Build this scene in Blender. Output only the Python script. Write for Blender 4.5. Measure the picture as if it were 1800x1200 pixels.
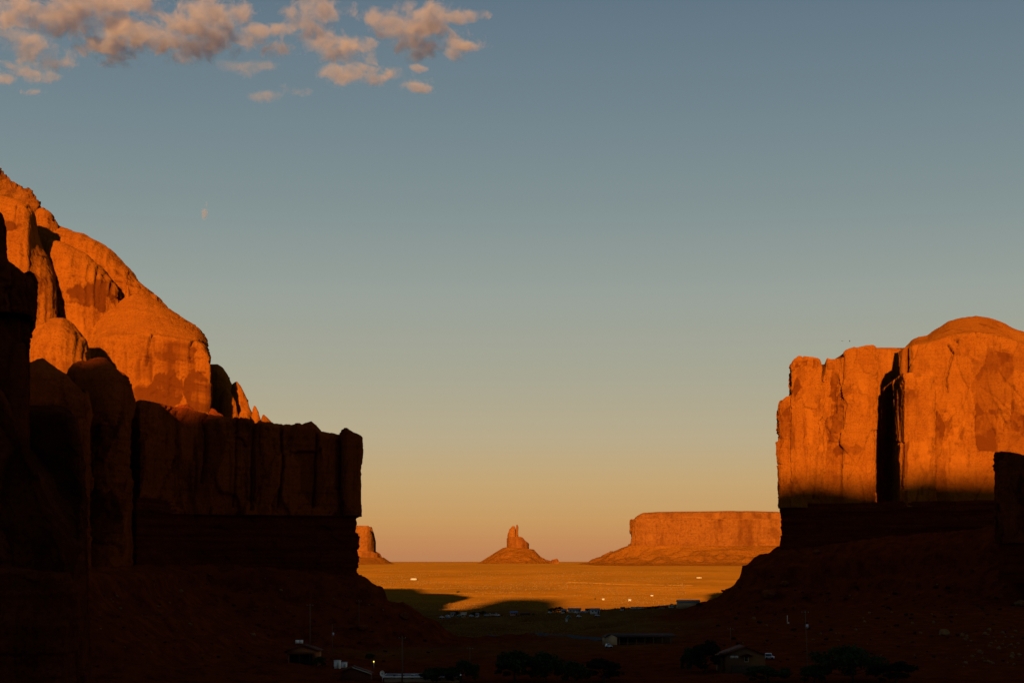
import bpy, math, random
import numpy as np
for o in list(bpy.data.objects): bpy.data.objects.remove(o)
S = bpy.context.scene
COL = S.collection
rnd = random.Random(7)

# ------------------------------------------------------------------ camera
F, YH, XC = 3000.0, 985.0, 900.0          # focal length and eye-level row of the 1800x1200 photograph
cam = bpy.data.objects.new('camera', bpy.data.cameras.new('camera')); COL.objects.link(cam)
cam.data.sensor_width = 36.0; cam.data.lens = 36.0*F/1800.0
cam.data.shift_y = (YH-600.0)/1800.0
cam.data.clip_start = 0.1; cam.data.clip_end = 200000.0
cam.location = (0, 0, 0); cam.rotation_euler = (math.radians(90), 0, 0)
S.camera = cam

# ------------------------------------------------------------------ light, sky, exposure
SUN_EL, SUN_AZ = 8.0, 4.0                 # degrees; the sun stands low behind the camera, its light travels 4 deg right of +y
sun = bpy.data.objects.new('sun', bpy.data.lights.new('sun', 'SUN')); COL.objects.link(sun)
sun.data.energy = 5.0; sun.data.angle = math.radians(0.65); sun.data.color = (1.0, 0.50, 0.15)
sun.rotation_euler = (math.radians(90-SUN_EL), 0, math.radians(-SUN_AZ))
S.view_settings.view_transform = 'Standard'; S.view_settings.look = 'None'
S.view_settings.gamma = 1.0; S.view_settings.use_curve_mapping = False
S.view_settings.exposure = 1.0
S.cycles.use_denoising = True
S.cycles.max_bounces = 6; S.cycles.diffuse_bounces = 2; S.cycles.volume_bounces = 3
S.cycles.transparent_max_bounces = 12

def srgb(c):
    return tuple(((v/255.0)/12.92 if v/255.0 <= 0.04045 else ((v/255.0+0.055)/1.055)**2.4) for v in c)

W = bpy.data.worlds.new('World'); S.world = W; W.use_nodes = True
wn, wl = W.node_tree.nodes, W.node_tree.links
wn.clear()
wo = wn.new('ShaderNodeOutputWorld'); bg = wn.new('ShaderNodeBackground'); wl.new(bg.outputs[0], wo.inputs[0])
tc = wn.new('ShaderNodeTexCoord'); sep = wn.new('ShaderNodeSeparateXYZ'); wl.new(tc.outputs['Generated'], sep.inputs[0])
sky = wn.new('ShaderNodeTexSky'); sky.sky_type = 'NISHITA'; sky.sun_disc = False
sky.sun_elevation = math.radians(SUN_EL); sky.sun_rotation = math.radians(180+SUN_AZ)
sky.altitude = 1600; sky.dust_density = 2.0
# twilight bands by height above the horizon (sine of the elevation)
ramp = wn.new('ShaderNodeValToRGB'); wl.new(sep.outputs['Z'], ramp.inputs[0])
def row_sin(r):
    t = (YH-r)/F
    return t/math.sqrt(1+t*t)
bands = [(-0.05, (120, 75, 40)), (row_sin(985), (182, 122, 82)), (row_sin(955), (189, 129, 81)), (row_sin(915), (193, 145, 88)),
         (row_sin(850), (191, 157, 106)), (row_sin(770), (179, 163, 130)), (row_sin(660), (163, 160, 139)), (row_sin(520), (148, 155, 146)),
         (row_sin(380), (128, 142, 141)), (row_sin(200), (110, 128, 135)), (row_sin(0), (93, 112, 126)),
         (0.45, (84, 104, 122)), (0.7, (68, 84, 102)), (1.0, (56, 70, 88))]
cr = ramp.color_ramp
while len(cr.elements) < len(bands): cr.elements.new(0.5)
LO = -0.05
for e, (p, c) in zip(cr.elements, bands):
    e.position = (p-LO)/(1-LO); v = srgb(c); e.color = (v[0], v[1], v[2], 1)
mp = wn.new('ShaderNodeMapRange'); mp.inputs['From Min'].default_value = LO; mp.inputs['From Max'].default_value = 1.0
wl.new(sep.outputs['Z'], mp.inputs['Value']); wl.new(mp.outputs[0], ramp.inputs[0])
# one even scale for the whole sky, ahead of and behind the camera
az = wn.new('ShaderNodeMapRange'); az.interpolation_type = 'SMOOTHSTEP'
az.inputs['From Min'].default_value = -0.35; az.inputs['From Max'].default_value = 0.55
az.inputs['To Min'].default_value = 0.5; az.inputs['To Max'].default_value = 0.5
wl.new(sep.outputs['Y'], az.inputs['Value'])
mul = wn.new('ShaderNodeVectorMath'); mul.operation = 'SCALE'; wl.new(ramp.outputs[0], mul.inputs[0]); wl.new(az.outputs[0], mul.inputs['Scale'])
nsc = wn.new('ShaderNodeVectorMath'); nsc.operation = 'SCALE'; wl.new(sky.outputs[0], nsc.inputs[0]); nsc.inputs['Scale'].default_value = 0.003
add = wn.new('ShaderNodeVectorMath'); add.operation = 'ADD'; wl.new(mul.outputs[0], add.inputs[0]); wl.new(nsc.outputs[0], add.inputs[1])
# background strength stays at 0.1; the bands above are given ten times over
ten = wn.new('ShaderNodeVectorMath'); ten.operation = 'SCALE'; ten.inputs['Scale'].default_value = 10.0
wl.new(add.outputs[0], ten.inputs[0]); wl.new(ten.outputs[0], bg.inputs['Color']); bg.inputs['Strength'].default_value = 0.1

# ------------------------------------------------------------------ numpy noise
def _h(ix, iy, iz, seed):
    h = (ix.astype(np.uint32)*np.uint32(374761393) + iy.astype(np.uint32)*np.uint32(668265263) + iz.astype(np.uint32)*np.uint32(2147483647)
         + np.uint32((seed*974634777) & 0xffffffff))
    h ^= h >> np.uint32(13); h *= np.uint32(1274126177); h ^= h >> np.uint32(16); h *= np.uint32(2246822519); h ^= h >> np.uint32(15)
    return h.astype(np.float64)*(1.0/4294967295.0)
def vnoise(x, y, z, seed=0):
    xi, yi, zi = np.floor(x), np.floor(y), np.floor(z)
    fx, fy, fz = x-xi, y-yi, z-zi
    fx = fx*fx*fx*(fx*(fx*6-15)+10); fy = fy*fy*fy*(fy*(fy*6-15)+10); fz = fz*fz*fz*(fz*(fz*6-15)+10)
    xi, yi, zi = xi.astype(np.int64), yi.astype(np.int64), zi.astype(np.int64)
    r = 0
    for dx in (0, 1):
        for dy in (0, 1):
            for dz in (0, 1):
                r = r + _h(xi+dx, yi+dy, zi+dz, seed)*(fx if dx else 1-fx)*(fy if dy else 1-fy)*(fz if dz else 1-fz)
    return r*2-1
def fbm(x, y, z, oct=4, seed=0, gain=0.5):
    r, a, s = 0, 1.0, 0.0
    for k in range(oct):
        r = r + a*vnoise(x, y, z, seed+k*17); s += a; a *= gain
        x, y, z = (x*0.8+y*0.6)*2.03+11.3, (-x*0.6+y*0.8)*2.03+4.7, z*2.03+7.1
    return r/s
def worley(u, v, seed=0):
    """nearest jittered cell: three random numbers of the cell, the offset to its centre and the gap to the next one"""
    ui, vi = np.floor(u), np.floor(v)
    b1 = np.full(u.shape, 9e9); b2 = np.full(u.shape, 9e9)
    ra = np.zeros(u.shape); rb = np.zeros(u.shape); rc = np.zeros(u.shape); ou = np.zeros(u.shape); ov = np.zeros(u.shape)
    zero = np.zeros(u.shape, dtype=np.int64)
    for di in (-1, 0, 1):
        for dj in (-1, 0, 1):
            ci, cj = (ui+di).astype(np.int64), (vi+dj).astype(np.int64)
            cu = ci+_h(ci, cj, zero, seed+1); cv = cj+_h(ci, cj, zero, seed+2)
            d = np.maximum(np.abs(u-cu), np.abs(v-cv)*0.9)+0.35*np.hypot(u-cu, v-cv)
            m = d < b1
            b2 = np.where(m, b1, np.minimum(b2, d)); b1 = np.where(m, d, b1)
            ra = np.where(m, _h(ci, cj, zero, seed+3), ra); rb = np.where(m, _h(ci, cj, zero, seed+4), rb); rc = np.where(m, _h(ci, cj, zero, seed+5), rc)
            ou = np.where(m, u-cu, ou); ov = np.where(m, v-cv, ov)
    return ra, rb, rc, ou, ov, b2-b1

# ------------------------------------------------------------------ object helpers
def mesh_object(name, verts, faces, mat, smooth=False):
    me = bpy.data.meshes.new(name)
    verts = np.asarray(verts, dtype=np.float32)
    me.vertices.add(len(verts)); me.vertices.foreach_set('co', verts.ravel())
    if isinstance(faces, np.ndarray):
        n, k = faces.shape
        me.loops.add(n*k); me.loops.foreach_set('vertex_index', faces.astype(np.int32).ravel())
        me.polygons.add(n); me.polygons.foreach_set('loop_start', np.arange(0, n*k, k, dtype=np.int32)); me.polygons.foreach_set('loop_total', np.full(n, k, dtype=np.int32))
    else:
        cnt = np.array([len(f) for f in faces], dtype=np.int32); idx = np.array([i for f in faces for i in f], dtype=np.int32)
        me.loops.add(len(idx)); me.loops.foreach_set('vertex_index', idx)
        me.polygons.add(len(cnt)); me.polygons.foreach_set('loop_start', np.concatenate([[0], np.cumsum(cnt)[:-1]]).astype(np.int32)); me.polygons.foreach_set('loop_total', cnt)
    if smooth: me.polygons.foreach_set('use_smooth', np.ones(len(me.polygons), dtype=bool))
    me.update(calc_edges=True); me.validate()
    for m in (mat if isinstance(mat, (list, tuple)) else [mat]): me.materials.append(m)
    o = bpy.data.objects.new(name, me); COL.objects.link(o)
    return o
def tag(o, label=None, cat=None, group=None, kind=None):
    if label: o['label'] = label
    if cat: o['category'] = cat
    if group: o['group'] = group
    if kind: o['kind'] = kind
    return o
def thing(name, loc, label, cat, group=None, rz=0.0):
    o = bpy.data.objects.new(name, None); COL.objects.link(o); o.location = loc; o.rotation_euler = (0, 0, rz); o.empty_display_size = 1
    return tag(o, label, cat, group)
def under(root, child, keep_world=True):
    child.parent = root
    if keep_world: child.location = tuple(-v for v in root.location)     # the mesh is given in place coordinates
    return child
def copy_tree(o, parent=None):
    c = o.copy(); COL.objects.link(c); c.parent = parent
    for ch in list(o.children): copy_tree(ch, c)
    return c
class MB:
    """collects boxes, prisms and tubes for one mesh"""
    def __init__(s): s.v, s.f = [], []
    def add(s, v, f):
        n = len(s.v); s.v += [tuple(p) for p in v]; s.f += [tuple(i+n for i in q) for q in f]; return s
    def box(s, x0, x1, y0, y1, z0, z1):
        v = [(x0,y0,z0),(x1,y0,z0),(x1,y1,z0),(x0,y1,z0),(x0,y0,z1),(x1,y0,z1),(x1,y1,z1),(x0,y1,z1)]
        return s.add(v, [(0,3,2,1),(4,5,6,7),(0,1,5,4),(1,2,6,5),(2,3,7,6),(3,0,4,7)])
    def prism(s, prof, y0, y1):                 # profile in x,z swept along y
        n = len(prof); v = [(x,y0,z) for x,z in prof]+[(x,y1,z) for x,z in prof]
        return s.add(v, [tuple(range(n)), tuple(range(2*n-1,n-1,-1))]+[((i+1)%n, i, i+n, (i+1)%n+n) for i in range(n)])
    def tube(s, pts, rad, n=8, caps=True):
        pts = [np.array(p, float) for p in pts]; rad = rad if isinstance(rad, (list, tuple)) else [rad]*len(pts); rings = []
        for i, p in enumerate(pts):
            t = pts[min(i+1, len(pts)-1)]-pts[max(i-1, 0)]; t /= (np.linalg.norm(t) or 1)
            a = np.cross(t, (0, 0, 1.0) if abs(t[2]) < 0.9 else (1.0, 0, 0)); a /= np.linalg.norm(a); b = np.cross(t, a)
            rings.append([p+rad[i]*(math.cos(2*math.pi*k/n)*a+math.sin(2*math.pi*k/n)*b) for k in range(n)])
        f = [(i*n+k, i*n+(k+1)%n, (i+1)*n+(k+1)%n, (i+1)*n+k) for i in range(len(pts)-1) for k in range(n)]
        if caps: f += [tuple(range(n-1,-1,-1)), tuple((len(pts)-1)*n+k for k in range(n))]
        return s.add([q for r in rings for q in r], f)
    def build(s, name, mat, parent=None, smooth=False):
        o = mesh_object(name, s.v, s.f, mat, smooth)
        if parent: o.parent = parent
        return o

# ------------------------------------------------------------------ materials
def rock_mat(name, base, light, dark, band=0.3, streak=0.5, patch=14.0, bump=0.5, rough=0.6, grain=1.2, size=1.0):
    m = bpy.data.materials.new(name); m.use_nodes = True; N, L = m.node_tree.nodes, m.node_tree.links; N.clear()
    fresh = tuple(min(1, v*1.12) for v in light)
    out = N.new('ShaderNodeOutputMaterial'); dif = N.new('ShaderNodeBsdfDiffuse'); L.new(dif.outputs[0], out.inputs[0]); dif.inputs['Roughness'].default_value = rough
    geo = N.new('ShaderNodeNewGeometry'); tcn = N.new('ShaderNodeTexCoord'); P = tcn.outputs['Object']
    def mapping(sc):
        q = N.new('ShaderNodeMapping'); q.inputs['Scale'].default_value = sc; L.new(P, q.inputs['Vector']); return q.outputs[0]
    def noise(vec, scale, detail=6, rg=0.6):
        q = N.new('ShaderNodeTexNoise'); q.inputs['Scale'].default_value = scale; q.inputs['Detail'].default_value = detail; q.inputs['Roughness'].default_value = rg
        L.new(vec, q.inputs['Vector']); return q.outputs['Fac']
    def rampf(fac, a, b):
        q = N.new('ShaderNodeMapRange'); q.inputs['From Min'].default_value = a; q.inputs['From Max'].default_value = b; L.new(fac, q.inputs['Value']); return q.outputs[0]
    def mixc(fac, a, b):
        q = N.new('ShaderNodeMix'); q.data_type = 'RGBA'
        if isinstance(fac, float): q.inputs['Factor'].default_value = fac
        else: L.new(fac, q.inputs['Factor'])
        for s_, v in ((q.inputs[6], a), (q.inputs[7], b)):
            if isinstance(v, tuple): s_.default_value = (*v, 1)
            else: L.new(v, s_)
        return q.outputs[2]
    def mulf(a, b):
        q = N.new('ShaderNodeMath'); q.operation = 'MULTIPLY'
        for s_, v in ((q.inputs[0], a), (q.inputs[1], b)):
            if isinstance(v, float): s_.default_value = v
            else: L.new(v, s_)
        return q.outputs[0]
    c = mixc(rampf(noise(P, 1.0/patch, 8, 0.62), 0.36, 0.66), base, light)
    c = mixc(mulf(rampf(noise(mapping((0.03, 0.03, 0.55)), 1.0/size, 7, 0.65), 0.48, 0.68), band), c, dark)            # bedding
    sx = N.new('ShaderNodeSeparateXYZ'); L.new(geo.outputs['Normal'], sx.inputs[0])
    ab = N.new('ShaderNodeMath'); ab.operation = 'ABSOLUTE'; L.new(sx.outputs['Z'], ab.inputs[0])
    steep = rampf(ab.outputs[0], 0.6, 0.2)
    st = rampf(noise(mapping((0.32, 0.32, 0.018)), 1.0/size, 7, 0.7), 0.52, 0.68)
    pt = rampf(noise(P, 1.0/(patch*1.6), 4, 0.5), 0.38, 0.6)
    c = mixc(mulf(mulf(mulf(st, pt), steep), streak), c, dark)                                                  # desert varnish running down
    c = mixc(mulf(rampf(noise(P, grain, 7, 0.75), 0.48, 0.66), 0.75), c, dark)
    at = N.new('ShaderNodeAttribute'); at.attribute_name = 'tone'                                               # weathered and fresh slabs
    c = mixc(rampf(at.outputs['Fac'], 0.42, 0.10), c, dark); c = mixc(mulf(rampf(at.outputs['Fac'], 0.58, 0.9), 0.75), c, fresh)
    L.new(c, dif.inputs['Color'])
    b1 = N.new('ShaderNodeBump'); b1.inputs['Strength'].default_value = bump; b1.inputs['Distance'].default_value = 1.3*size
    L.new(noise(P, 0.9/size, 9, 0.68), b1.inputs['Height'])
    b2 = N.new('ShaderNodeBump'); b2.inputs['Strength'].default_value = bump*0.6; b2.inputs['Distance'].default_value = 0.6*size
    L.new(noise(mapping((0.06, 0.06, 1.6)), 1.0/size, 6, 0.7), b2.inputs['Height']); L.new(b1.outputs[0], b2.inputs['Normal'])
    L.new(b2.outputs[0], dif.inputs['Normal'])
    return m
def plain_mat(name, col, rough=0.8, metallic=0.0, var=0.15, scale=2.0):
    m = bpy.data.materials.new(name); m.use_nodes = True; N, L = m.node_tree.nodes, m.node_tree.links
    b = N['Principled BSDF']; b.inputs['Roughness'].default_value = rough; b.inputs['Metallic'].default_value = metallic
    if 'Specular IOR Level' in b.inputs: b.inputs['Specular IOR Level'].default_value = 0.4 if rough < 0.5 else 0.04
    t = N.new('ShaderNodeTexCoord'); n = N.new('ShaderNodeTexNoise'); n.inputs['Scale'].default_value = scale; n.inputs['Detail'].default_value = 5; L.new(t.outputs['Object'], n.inputs['Vector'])
    x = N.new('ShaderNodeMix'); x.data_type = 'RGBA'; L.new(n.outputs['Fac'], x.inputs['Factor'])
    x.inputs[6].default_value = (*[max(0, v*(1-var)) for v in col], 1); x.inputs[7].default_value = (*[min(1, v*(1+var)) for v in col], 1)
    L.new(x.outputs[2], b.inputs['Base Color'])
    return m
def emit_mat(name, col, strength):
    m = bpy.data.materials.new(name); m.use_nodes = True; N, L = m.node_tree.nodes, m.node_tree.links; N.clear()
    o = N.new('ShaderNodeOutputMaterial'); e = N.new('ShaderNodeEmission'); e.inputs[0].default_value = (*col, 1); e.inputs[1].default_value = strength; L.new(e.outputs[0], o.inputs[0])
    return m

M_CLIFF = rock_mat('red_sandstone', (0.235, 0.066, 0.005), (0.28, 0.086, 0.007), (0.115, 0.027, 0.003), band=0.22, streak=0.75, bump=0.9)
M_DOME = rock_mat('slickrock', (0.225, 0.062, 0.005), (0.27, 0.080, 0.006), (0.105, 0.025, 0.003), band=0.10, streak=0.9, patch=10, bump=0.7)
M_RUBBLE = rock_mat('caprock_rubble', (0.19, 0.054, 0.006), (0.25, 0.080, 0.009), (0.06, 0.015, 0.003), band=0.4, streak=0.3, patch=5, bump=1.0, grain=2.0)
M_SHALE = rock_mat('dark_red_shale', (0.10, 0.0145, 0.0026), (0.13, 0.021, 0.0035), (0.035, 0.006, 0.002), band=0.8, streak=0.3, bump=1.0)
M_SHADY = rock_mat('brown_sandstone', (0.22, 0.038, 0.005), (0.30, 0.056, 0.007), (0.05, 0.010, 0.002), band=0.4, streak=0.95, bump=0.9)
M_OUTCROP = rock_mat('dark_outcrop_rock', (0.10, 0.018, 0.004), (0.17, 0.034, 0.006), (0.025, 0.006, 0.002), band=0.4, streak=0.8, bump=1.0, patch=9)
M_FAR = rock_mat('far_sandstone', (0.215, 0.068, 0.009), (0.25, 0.086, 0.012), (0.115, 0.032, 0.005), band=0.35, streak=0.95, patch=60, bump=1.0, grain=0.12, size=12.0)
M_FARTALUS = rock_mat('far_talus', (0.21, 0.067, 0.005), (0.27, 0.092, 0.008), (0.15, 0.045, 0.005), band=0.15, streak=0.0, patch=40, bump=1.0, grain=0.05, size=14.0)

# ------------------------------------------------------------------ photograph pixel + distance -> place
def X(px, d): return (px-XC)/F*d
def Z(row, d): return (YH-row)/F*d
def P2(px, d): return (X(px, d), d)
def back(px, d, far, ang=None):
    """the end of a side wall: runs back on a bearing, by default a little outwards of the sight line so the wall itself stays turned away"""
    if ang is None: ang = math.degrees(math.atan((px-XC)/F))+(4 if px > XC else -4)
    return (X(px, d)+math.tan(math.radians(ang))*(far-d), far)

def chaikin(p, n):
    for _ in range(n):
        q = []
        for i in range(len(p)):
            a, b = p[i], p[(i+1) % len(p)]
            q += [(a[0]*.75+b[0]*.25, a[1]*.75+b[1]*.25), (a[0]*.25+b[0]*.75, a[1]*.25+b[1]*.75)]
        p = q
    return p

def rock_block(name, mat, path, top, dref, zb, rim=(3.0, 3.0), shoulder=None, ds=0.7, dz=0.7, kind='cliff', batter=0.03, seed=1, amp=1.0, round_=2, joint=11.0, spread=0.45, strata=None, stains=(), cracks=(), crown=False, raked=False):
    """one closed body of rock: a plan outline raised to a traced skyline, its rim rounded over, its skin broken up by joints, slabs and bedding"""
    pts = np.array(chaikin(list(path), round_))
    nxt = np.roll(pts, -1, axis=0); seg = np.hypot(*(nxt-pts).T)
    # finer steps where the wall faces the camera
    nrm = np.stack([(nxt-pts)[:, 1], -(nxt-pts)[:, 0]], 1)
    area = 0.5*np.sum(pts[:, 0]*nxt[:, 1]-nxt[:, 0]*pts[:, 1])
    raked = raked or kind in ('dome', 'rubble')
    if area < 0: pts = pts[::-1].copy(); nxt = np.roll(pts, -1, axis=0); seg = np.hypot(*(nxt-pts).T); nrm = np.stack([(nxt-pts)[:, 1], -(nxt-pts)[:, 0]], 1)
    mid = 0.5*(pts+nxt); face = -(nrm*mid).sum(1)/(np.linalg.norm(nrm, axis=1)*np.linalg.norm(mid, axis=1)+1e-9)
    px = []
    for i in range(len(pts)):
        step = ds if face[i] > 0.02 else (ds*2 if face[i] > -0.25 else ds*9)
        n = max(1, int(math.ceil(seg[i]/step)))
        for k in range(n): px.append(pts[i]+(nxt[i]-pts[i])*(k/n))
    p = np.array(px); nu = len(p)
    tp = np.array(top, float)
    order = np.argsort(tp[:, 0], kind='stable'); tp = tp[order]
    tx, tz = (tp[:, 0]-XC)/F*dref, (YH-tp[:, 1])/F*dref
    ztop = np.interp(p[:, 0]*(dref/p[:, 1] if raked else 1.0), tx, tz)
    zbase = np.full(nu, float(zb)) if not callable(zb) else zb(p[:, 0], p[:, 1])
    xc, yc = 0.5*(p[:, 0].min()+p[:, 0].max()), 0.5*(p[:, 1].min()+p[:, 1].max())
    tgt = np.stack([xc+(p[:, 0]-xc)*spread, np.full(nu, yc)], 1)
    inw = tgt-p; dist = np.linalg.norm(inw, axis=1); inw = inw/(dist[:, None]+1e-9)
    H = np.maximum(ztop-zbase, 0.5)
    if crown:                                                    # an upright face to the shoulder, then a sloping crown up to the skyline
        sp = np.array(shoulder, float); zs = np.minimum(np.interp(p[:, 0], (sp[:, 0]-XC)/F*dref, (YH-sp[:, 1])/F*dref), ztop); H = np.maximum(zs-zbase, 0.5); rh = np.full(nu, rim[1])
    elif shoulder is not None:
        sp = np.array(shoulder, float); rh = ztop-np.interp(p[:, 0], (sp[:, 0]-XC)/F*dref, (YH-sp[:, 1])/F*dref); rh = np.maximum(rh, 1.0)
    else: rh = np.full(nu, rim[1])
    rh = np.minimum(rh, H*0.92); rin = np.minimum(np.full(nu, rim[0]), dist*0.9)
    hm = float(np.percentile(H-rh, 90)); nv = max(4, int(hm/dz)); nc = max(5, int(1.3*max(float(rh.max()), float(rin.max()))/dz)); ncap = int(34/dz*0.5) if crown else 5
    rows = []
    for k in range(nv):
        t = k/nv; z = zbase+(H-rh)*t; o = batter*(z-zbase); rows.append((o, z, 1.0))
    for k in range(nc+1):
        th = math.pi/2*k/nc; z = zbase+H-rh+rh*math.sin(th); o = batter*(H-rh)+rin*(1-math.cos(th)); rows.append((o, z, math.cos(th)))
    for k in range(1, ncap+1):
        w = k/ncap; o0 = batter*(H-rh)+rin; rows.append((o0+(dist-o0)*w*0.999, zbase+H, 0.0))
    O = np.minimum(np.array([r[0] for r in rows]), dist[None, :]*0.999); ZZ = np.array([r[1] for r in rows])
    G = np.empty((len(rows), nu, 3))
    G[..., 0] = p[None, :, 0]+inw[None, :, 0]*O; G[..., 1] = p[None, :, 1]+inw[None, :, 1]*O; G[..., 2] = ZZ
    # level the cap to the skyline at its own place
    yy = G[nv+nc+1:, :, 1]; zt2 = np.interp(G[nv+nc+1:, :, 0]*(dref/yy if (crown or raked) else 1.0), tx, tz)*(yy/dref if crown else 1.0); wcap = np.linspace(1.0/ncap, 1, ncap)[:, None]; wcap = np.sin(wcap*math.pi/2)**0.9 if crown else wcap; G[nv+nc+1:, :, 2] = G[nv+nc+1:, :, 2]*(1-wcap)+zt2*wcap
    # normals
    du = np.roll(G, -1, 1)-np.roll(G, 1, 1); dv = np.empty_like(G); dv[1:-1] = G[2:]-G[:-2]; dv[0] = G[1]-G[0]; dv[-1] = G[-1]-G[-2]
    nr = np.cross(du, dv); nr /= (np.linalg.norm(nr, axis=2, keepdims=True)+1e-9)
    arc = np.concatenate([[0], np.cumsum(np.hypot(*(np.roll(p, -1, 0)-p).T))[:-1]])
    U = np.broadcast_to(arc[None, :], ZZ.shape).copy()
    V = np.concatenate([[np.zeros(nu)], np.cumsum(np.linalg.norm(G[1:]-G[:-1], axis=2), axis=0)])+zbase[None, :]
    x, y, z = G[..., 0], G[..., 1], G[..., 2]
    wall = np.clip(np.array([r[2] for r in rows]), 0, 1)[:, None]; D = 0
    big = fbm(x/28, y/28, z/34, 4, seed); tone1 = tone2 = 0*big
    if kind == 'cliff':
        Uw = U+2.2*fbm(x/9, y/9, z/16, 3, seed+5); Vw = V+1.6*fbm(x/7, y/7, z/9, 3, seed+6)
        a, b, c, ou, ov, e = worley(Uw/joint, Vw/(joint*2.6), seed+20)
        D = D+wall*(2.2*(a-0.5)+3.6*(b-0.5)*ou+3.0*(c-0.5)*ov); D = D-wall*1.3*np.clip(1-e/0.05, 0, 1)*(a > 0.45); tone1 = 2*(c-0.5)
        a, b, c, ou, ov, e = worley(Uw/(joint*0.36)+3.3, Vw/(joint*0.62), seed+40); m = np.clip(0.35+1.4*fbm(x/20, y/20, z/20, 3, seed+9), 0, 1)
        D = D+wall*m*(1.5*(a-0.5)+1.9*(b-0.5)*ou+1.9*(c-0.5)*ov); tone2 = 2*(b-0.5)*m
        a, b, c, ou, ov, e = worley(Uw/(joint*0.13)+9.1, Vw/(joint*0.2), seed+60)
        D = D+(0.3+0.7*wall)*(0.25+m)*(0.75*(a-0.5)+1.0*(c-0.5)*ov+0.8*(b-0.5)*ou); tone2 = tone2+0.7*(a-0.5)*(0.3+m)
        D = D+0.6*big+0.4*fbm(x/6, y/6, z/7, 4, seed+2)+0.34*fbm(x/1.9, y/1.9, z/1.5, 3, seed+3)
    elif kind == 'dome':
        fl = fbm(U/1.7, V/26, z*0, 3, seed+7)*np.clip(wall*1.6-0.35, 0, 1)
        bed = fbm(x/60, y/60, (z+0.22*x)/1.5, 4, seed+8)
        pit = np.clip(fbm(x/2.6, y/2.6, z/1.6, 2, seed+12)-0.42, 0, 1)
        a, b, c, ou, ov, e = worley((U+3*fbm(x/12, y/12, z/12, 3, seed+5))/16, (V+3*fbm(x/10, y/10, z/10, 3, seed+6))/19, seed+20)
        sp_ = np.clip(1.5*fbm(x/22, y/22, z/30, 2, seed+9), 0, 1)
        D = D+1.0*big+0.5*fbm(x/7, y/7, z/8, 4, seed+2)+0.95*fl+0.45*bed-3.0*pit+0.22*fbm(x/1.5, y/1.5, z/1.5, 3, seed+3)+wall*sp_*(1.1*(a-0.5)+0.6*(b-0.5)*ou)
        tone1 = 1.8*(c-0.5)*sp_*wall; tone2 = 1.1*fl+0.8*bed-3.0*pit
    elif kind == 'rubble':
        a, b, c, ou, ov, e = worley(U/4.2+0.8*big, V/2.9, seed+20); D = D+1.9*(a-0.5)+1.2*(b-0.5)*ou+1.2*(c-0.5)*ov-0.5*np.clip(1-e/0.12, 0, 1); tone1 = 2*(b-0.5)
        a, b, c, ou, ov, e = worley(U/1.7, V/1.3, seed+40); D = D+0.8*(a-0.5)+0.5*(c-0.5)*ov
        D = D+2.0*big+0.9*fbm(x/5, y/5, z/3, 4, seed+2)
    elif kind == 'strata':
        lay = fbm(x/300, y/300, z/2.1, 3, seed+8)+0.4*np.sign(vnoise(x/400, y/400, z/3.3, seed+9))
        a, b, c, ou, ov, e = worley((U+1.2*big)/6.5, V/3.4, seed+20)
        D = D+wall*(1.15*lay+1.2*(a-0.5)+0.6*(b-0.5)*ou)+1.3*big+0.5*fbm(x/5, y/5, z/3, 4, seed+2)
    elif kind == 'far':
        a, b, c, ou, ov, e = worley(U/45+0.5*big, V/90, seed+20); fl = fbm(U/26, V/120, z*0, 4, seed+4)
        tone1 = 1.2*(b-0.5)*wall; tone2 = 1.8*fl*wall; D = D+wall*(18*(a-0.5)+16*fl)+8*fbm(x/90, y/90, z/60, 4, seed)+3*fbm(x/300, y/300, z/9, 3, seed+6)+1.5*fbm(x/14, y/14, z/14, 3, seed+2)
    if strata is not None:
        w = np.clip((strata-z)/4, 0, 1); D = D+w*0.9*np.sign(fbm(x/300, y/300, z/2.4, 2, seed+31))
    D = D*amp
    tone = 0.5+0.25*tone1+0.27*tone2+0.10*fbm(x/9, y/9, z/14, 3, seed+77)
    if kind == 'cliff' and mat is M_CLIFF:
        q_ = random.Random(seed*7); a0_, a1_, r0_, r1_ = tp[0, 0], min(tp[-1, 0], 1810), tp[:, 1].min()+15, 870; cracks = list(cracks)
        for _ in range(int((a1_-a0_)/9)):
            a_ = q_.uniform(a0_, a1_); b_ = q_.uniform(r0_, r1_-30); ln = q_.uniform(18, 90); dx_ = q_.uniform(-.18, .18) if q_.random() < .7 else q_.uniform(-1.2, 1.2); n_ = 4
            cracks.append((q_.uniform(.55, .95), q_.uniform(.8, 3.0), [(a_+dx_*ln*k/n_+q_.uniform(-2, 2), b_+ln*k/n_) for k in range(n_+1)]))
    if kind == 'dome' and mat is M_DOME and p[:, 0].max()-p[:, 0].min() > 20:
        q_ = random.Random(seed*5); a0_, a1_, r0_, r1_ = tp[0, 0], tp[-1, 0], tp[:, 1].min()+10, tp[:, 1].max()+60; cracks = list(cracks)
        for _ in range(int((a1_-a0_)/14)):                       # bedding partings lying nearly level, a few upright joints
            a_ = q_.uniform(a0_, a1_); b_ = q_.uniform(r0_, r1_); ln = q_.uniform(15, 60); t_ = q_.uniform(-.05, .35) if q_.random() < .65 else q_.uniform(4, 9); c_ = 1/math.sqrt(1+t_*t_)
            cracks.append((q_.uniform(.5, .9), q_.uniform(.6, 1.8), [(a_+c_*ln*k/4, b_+t_*c_*ln*k/4+q_.uniform(-1.2, 1.2)) for k in range(5)]))
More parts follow.
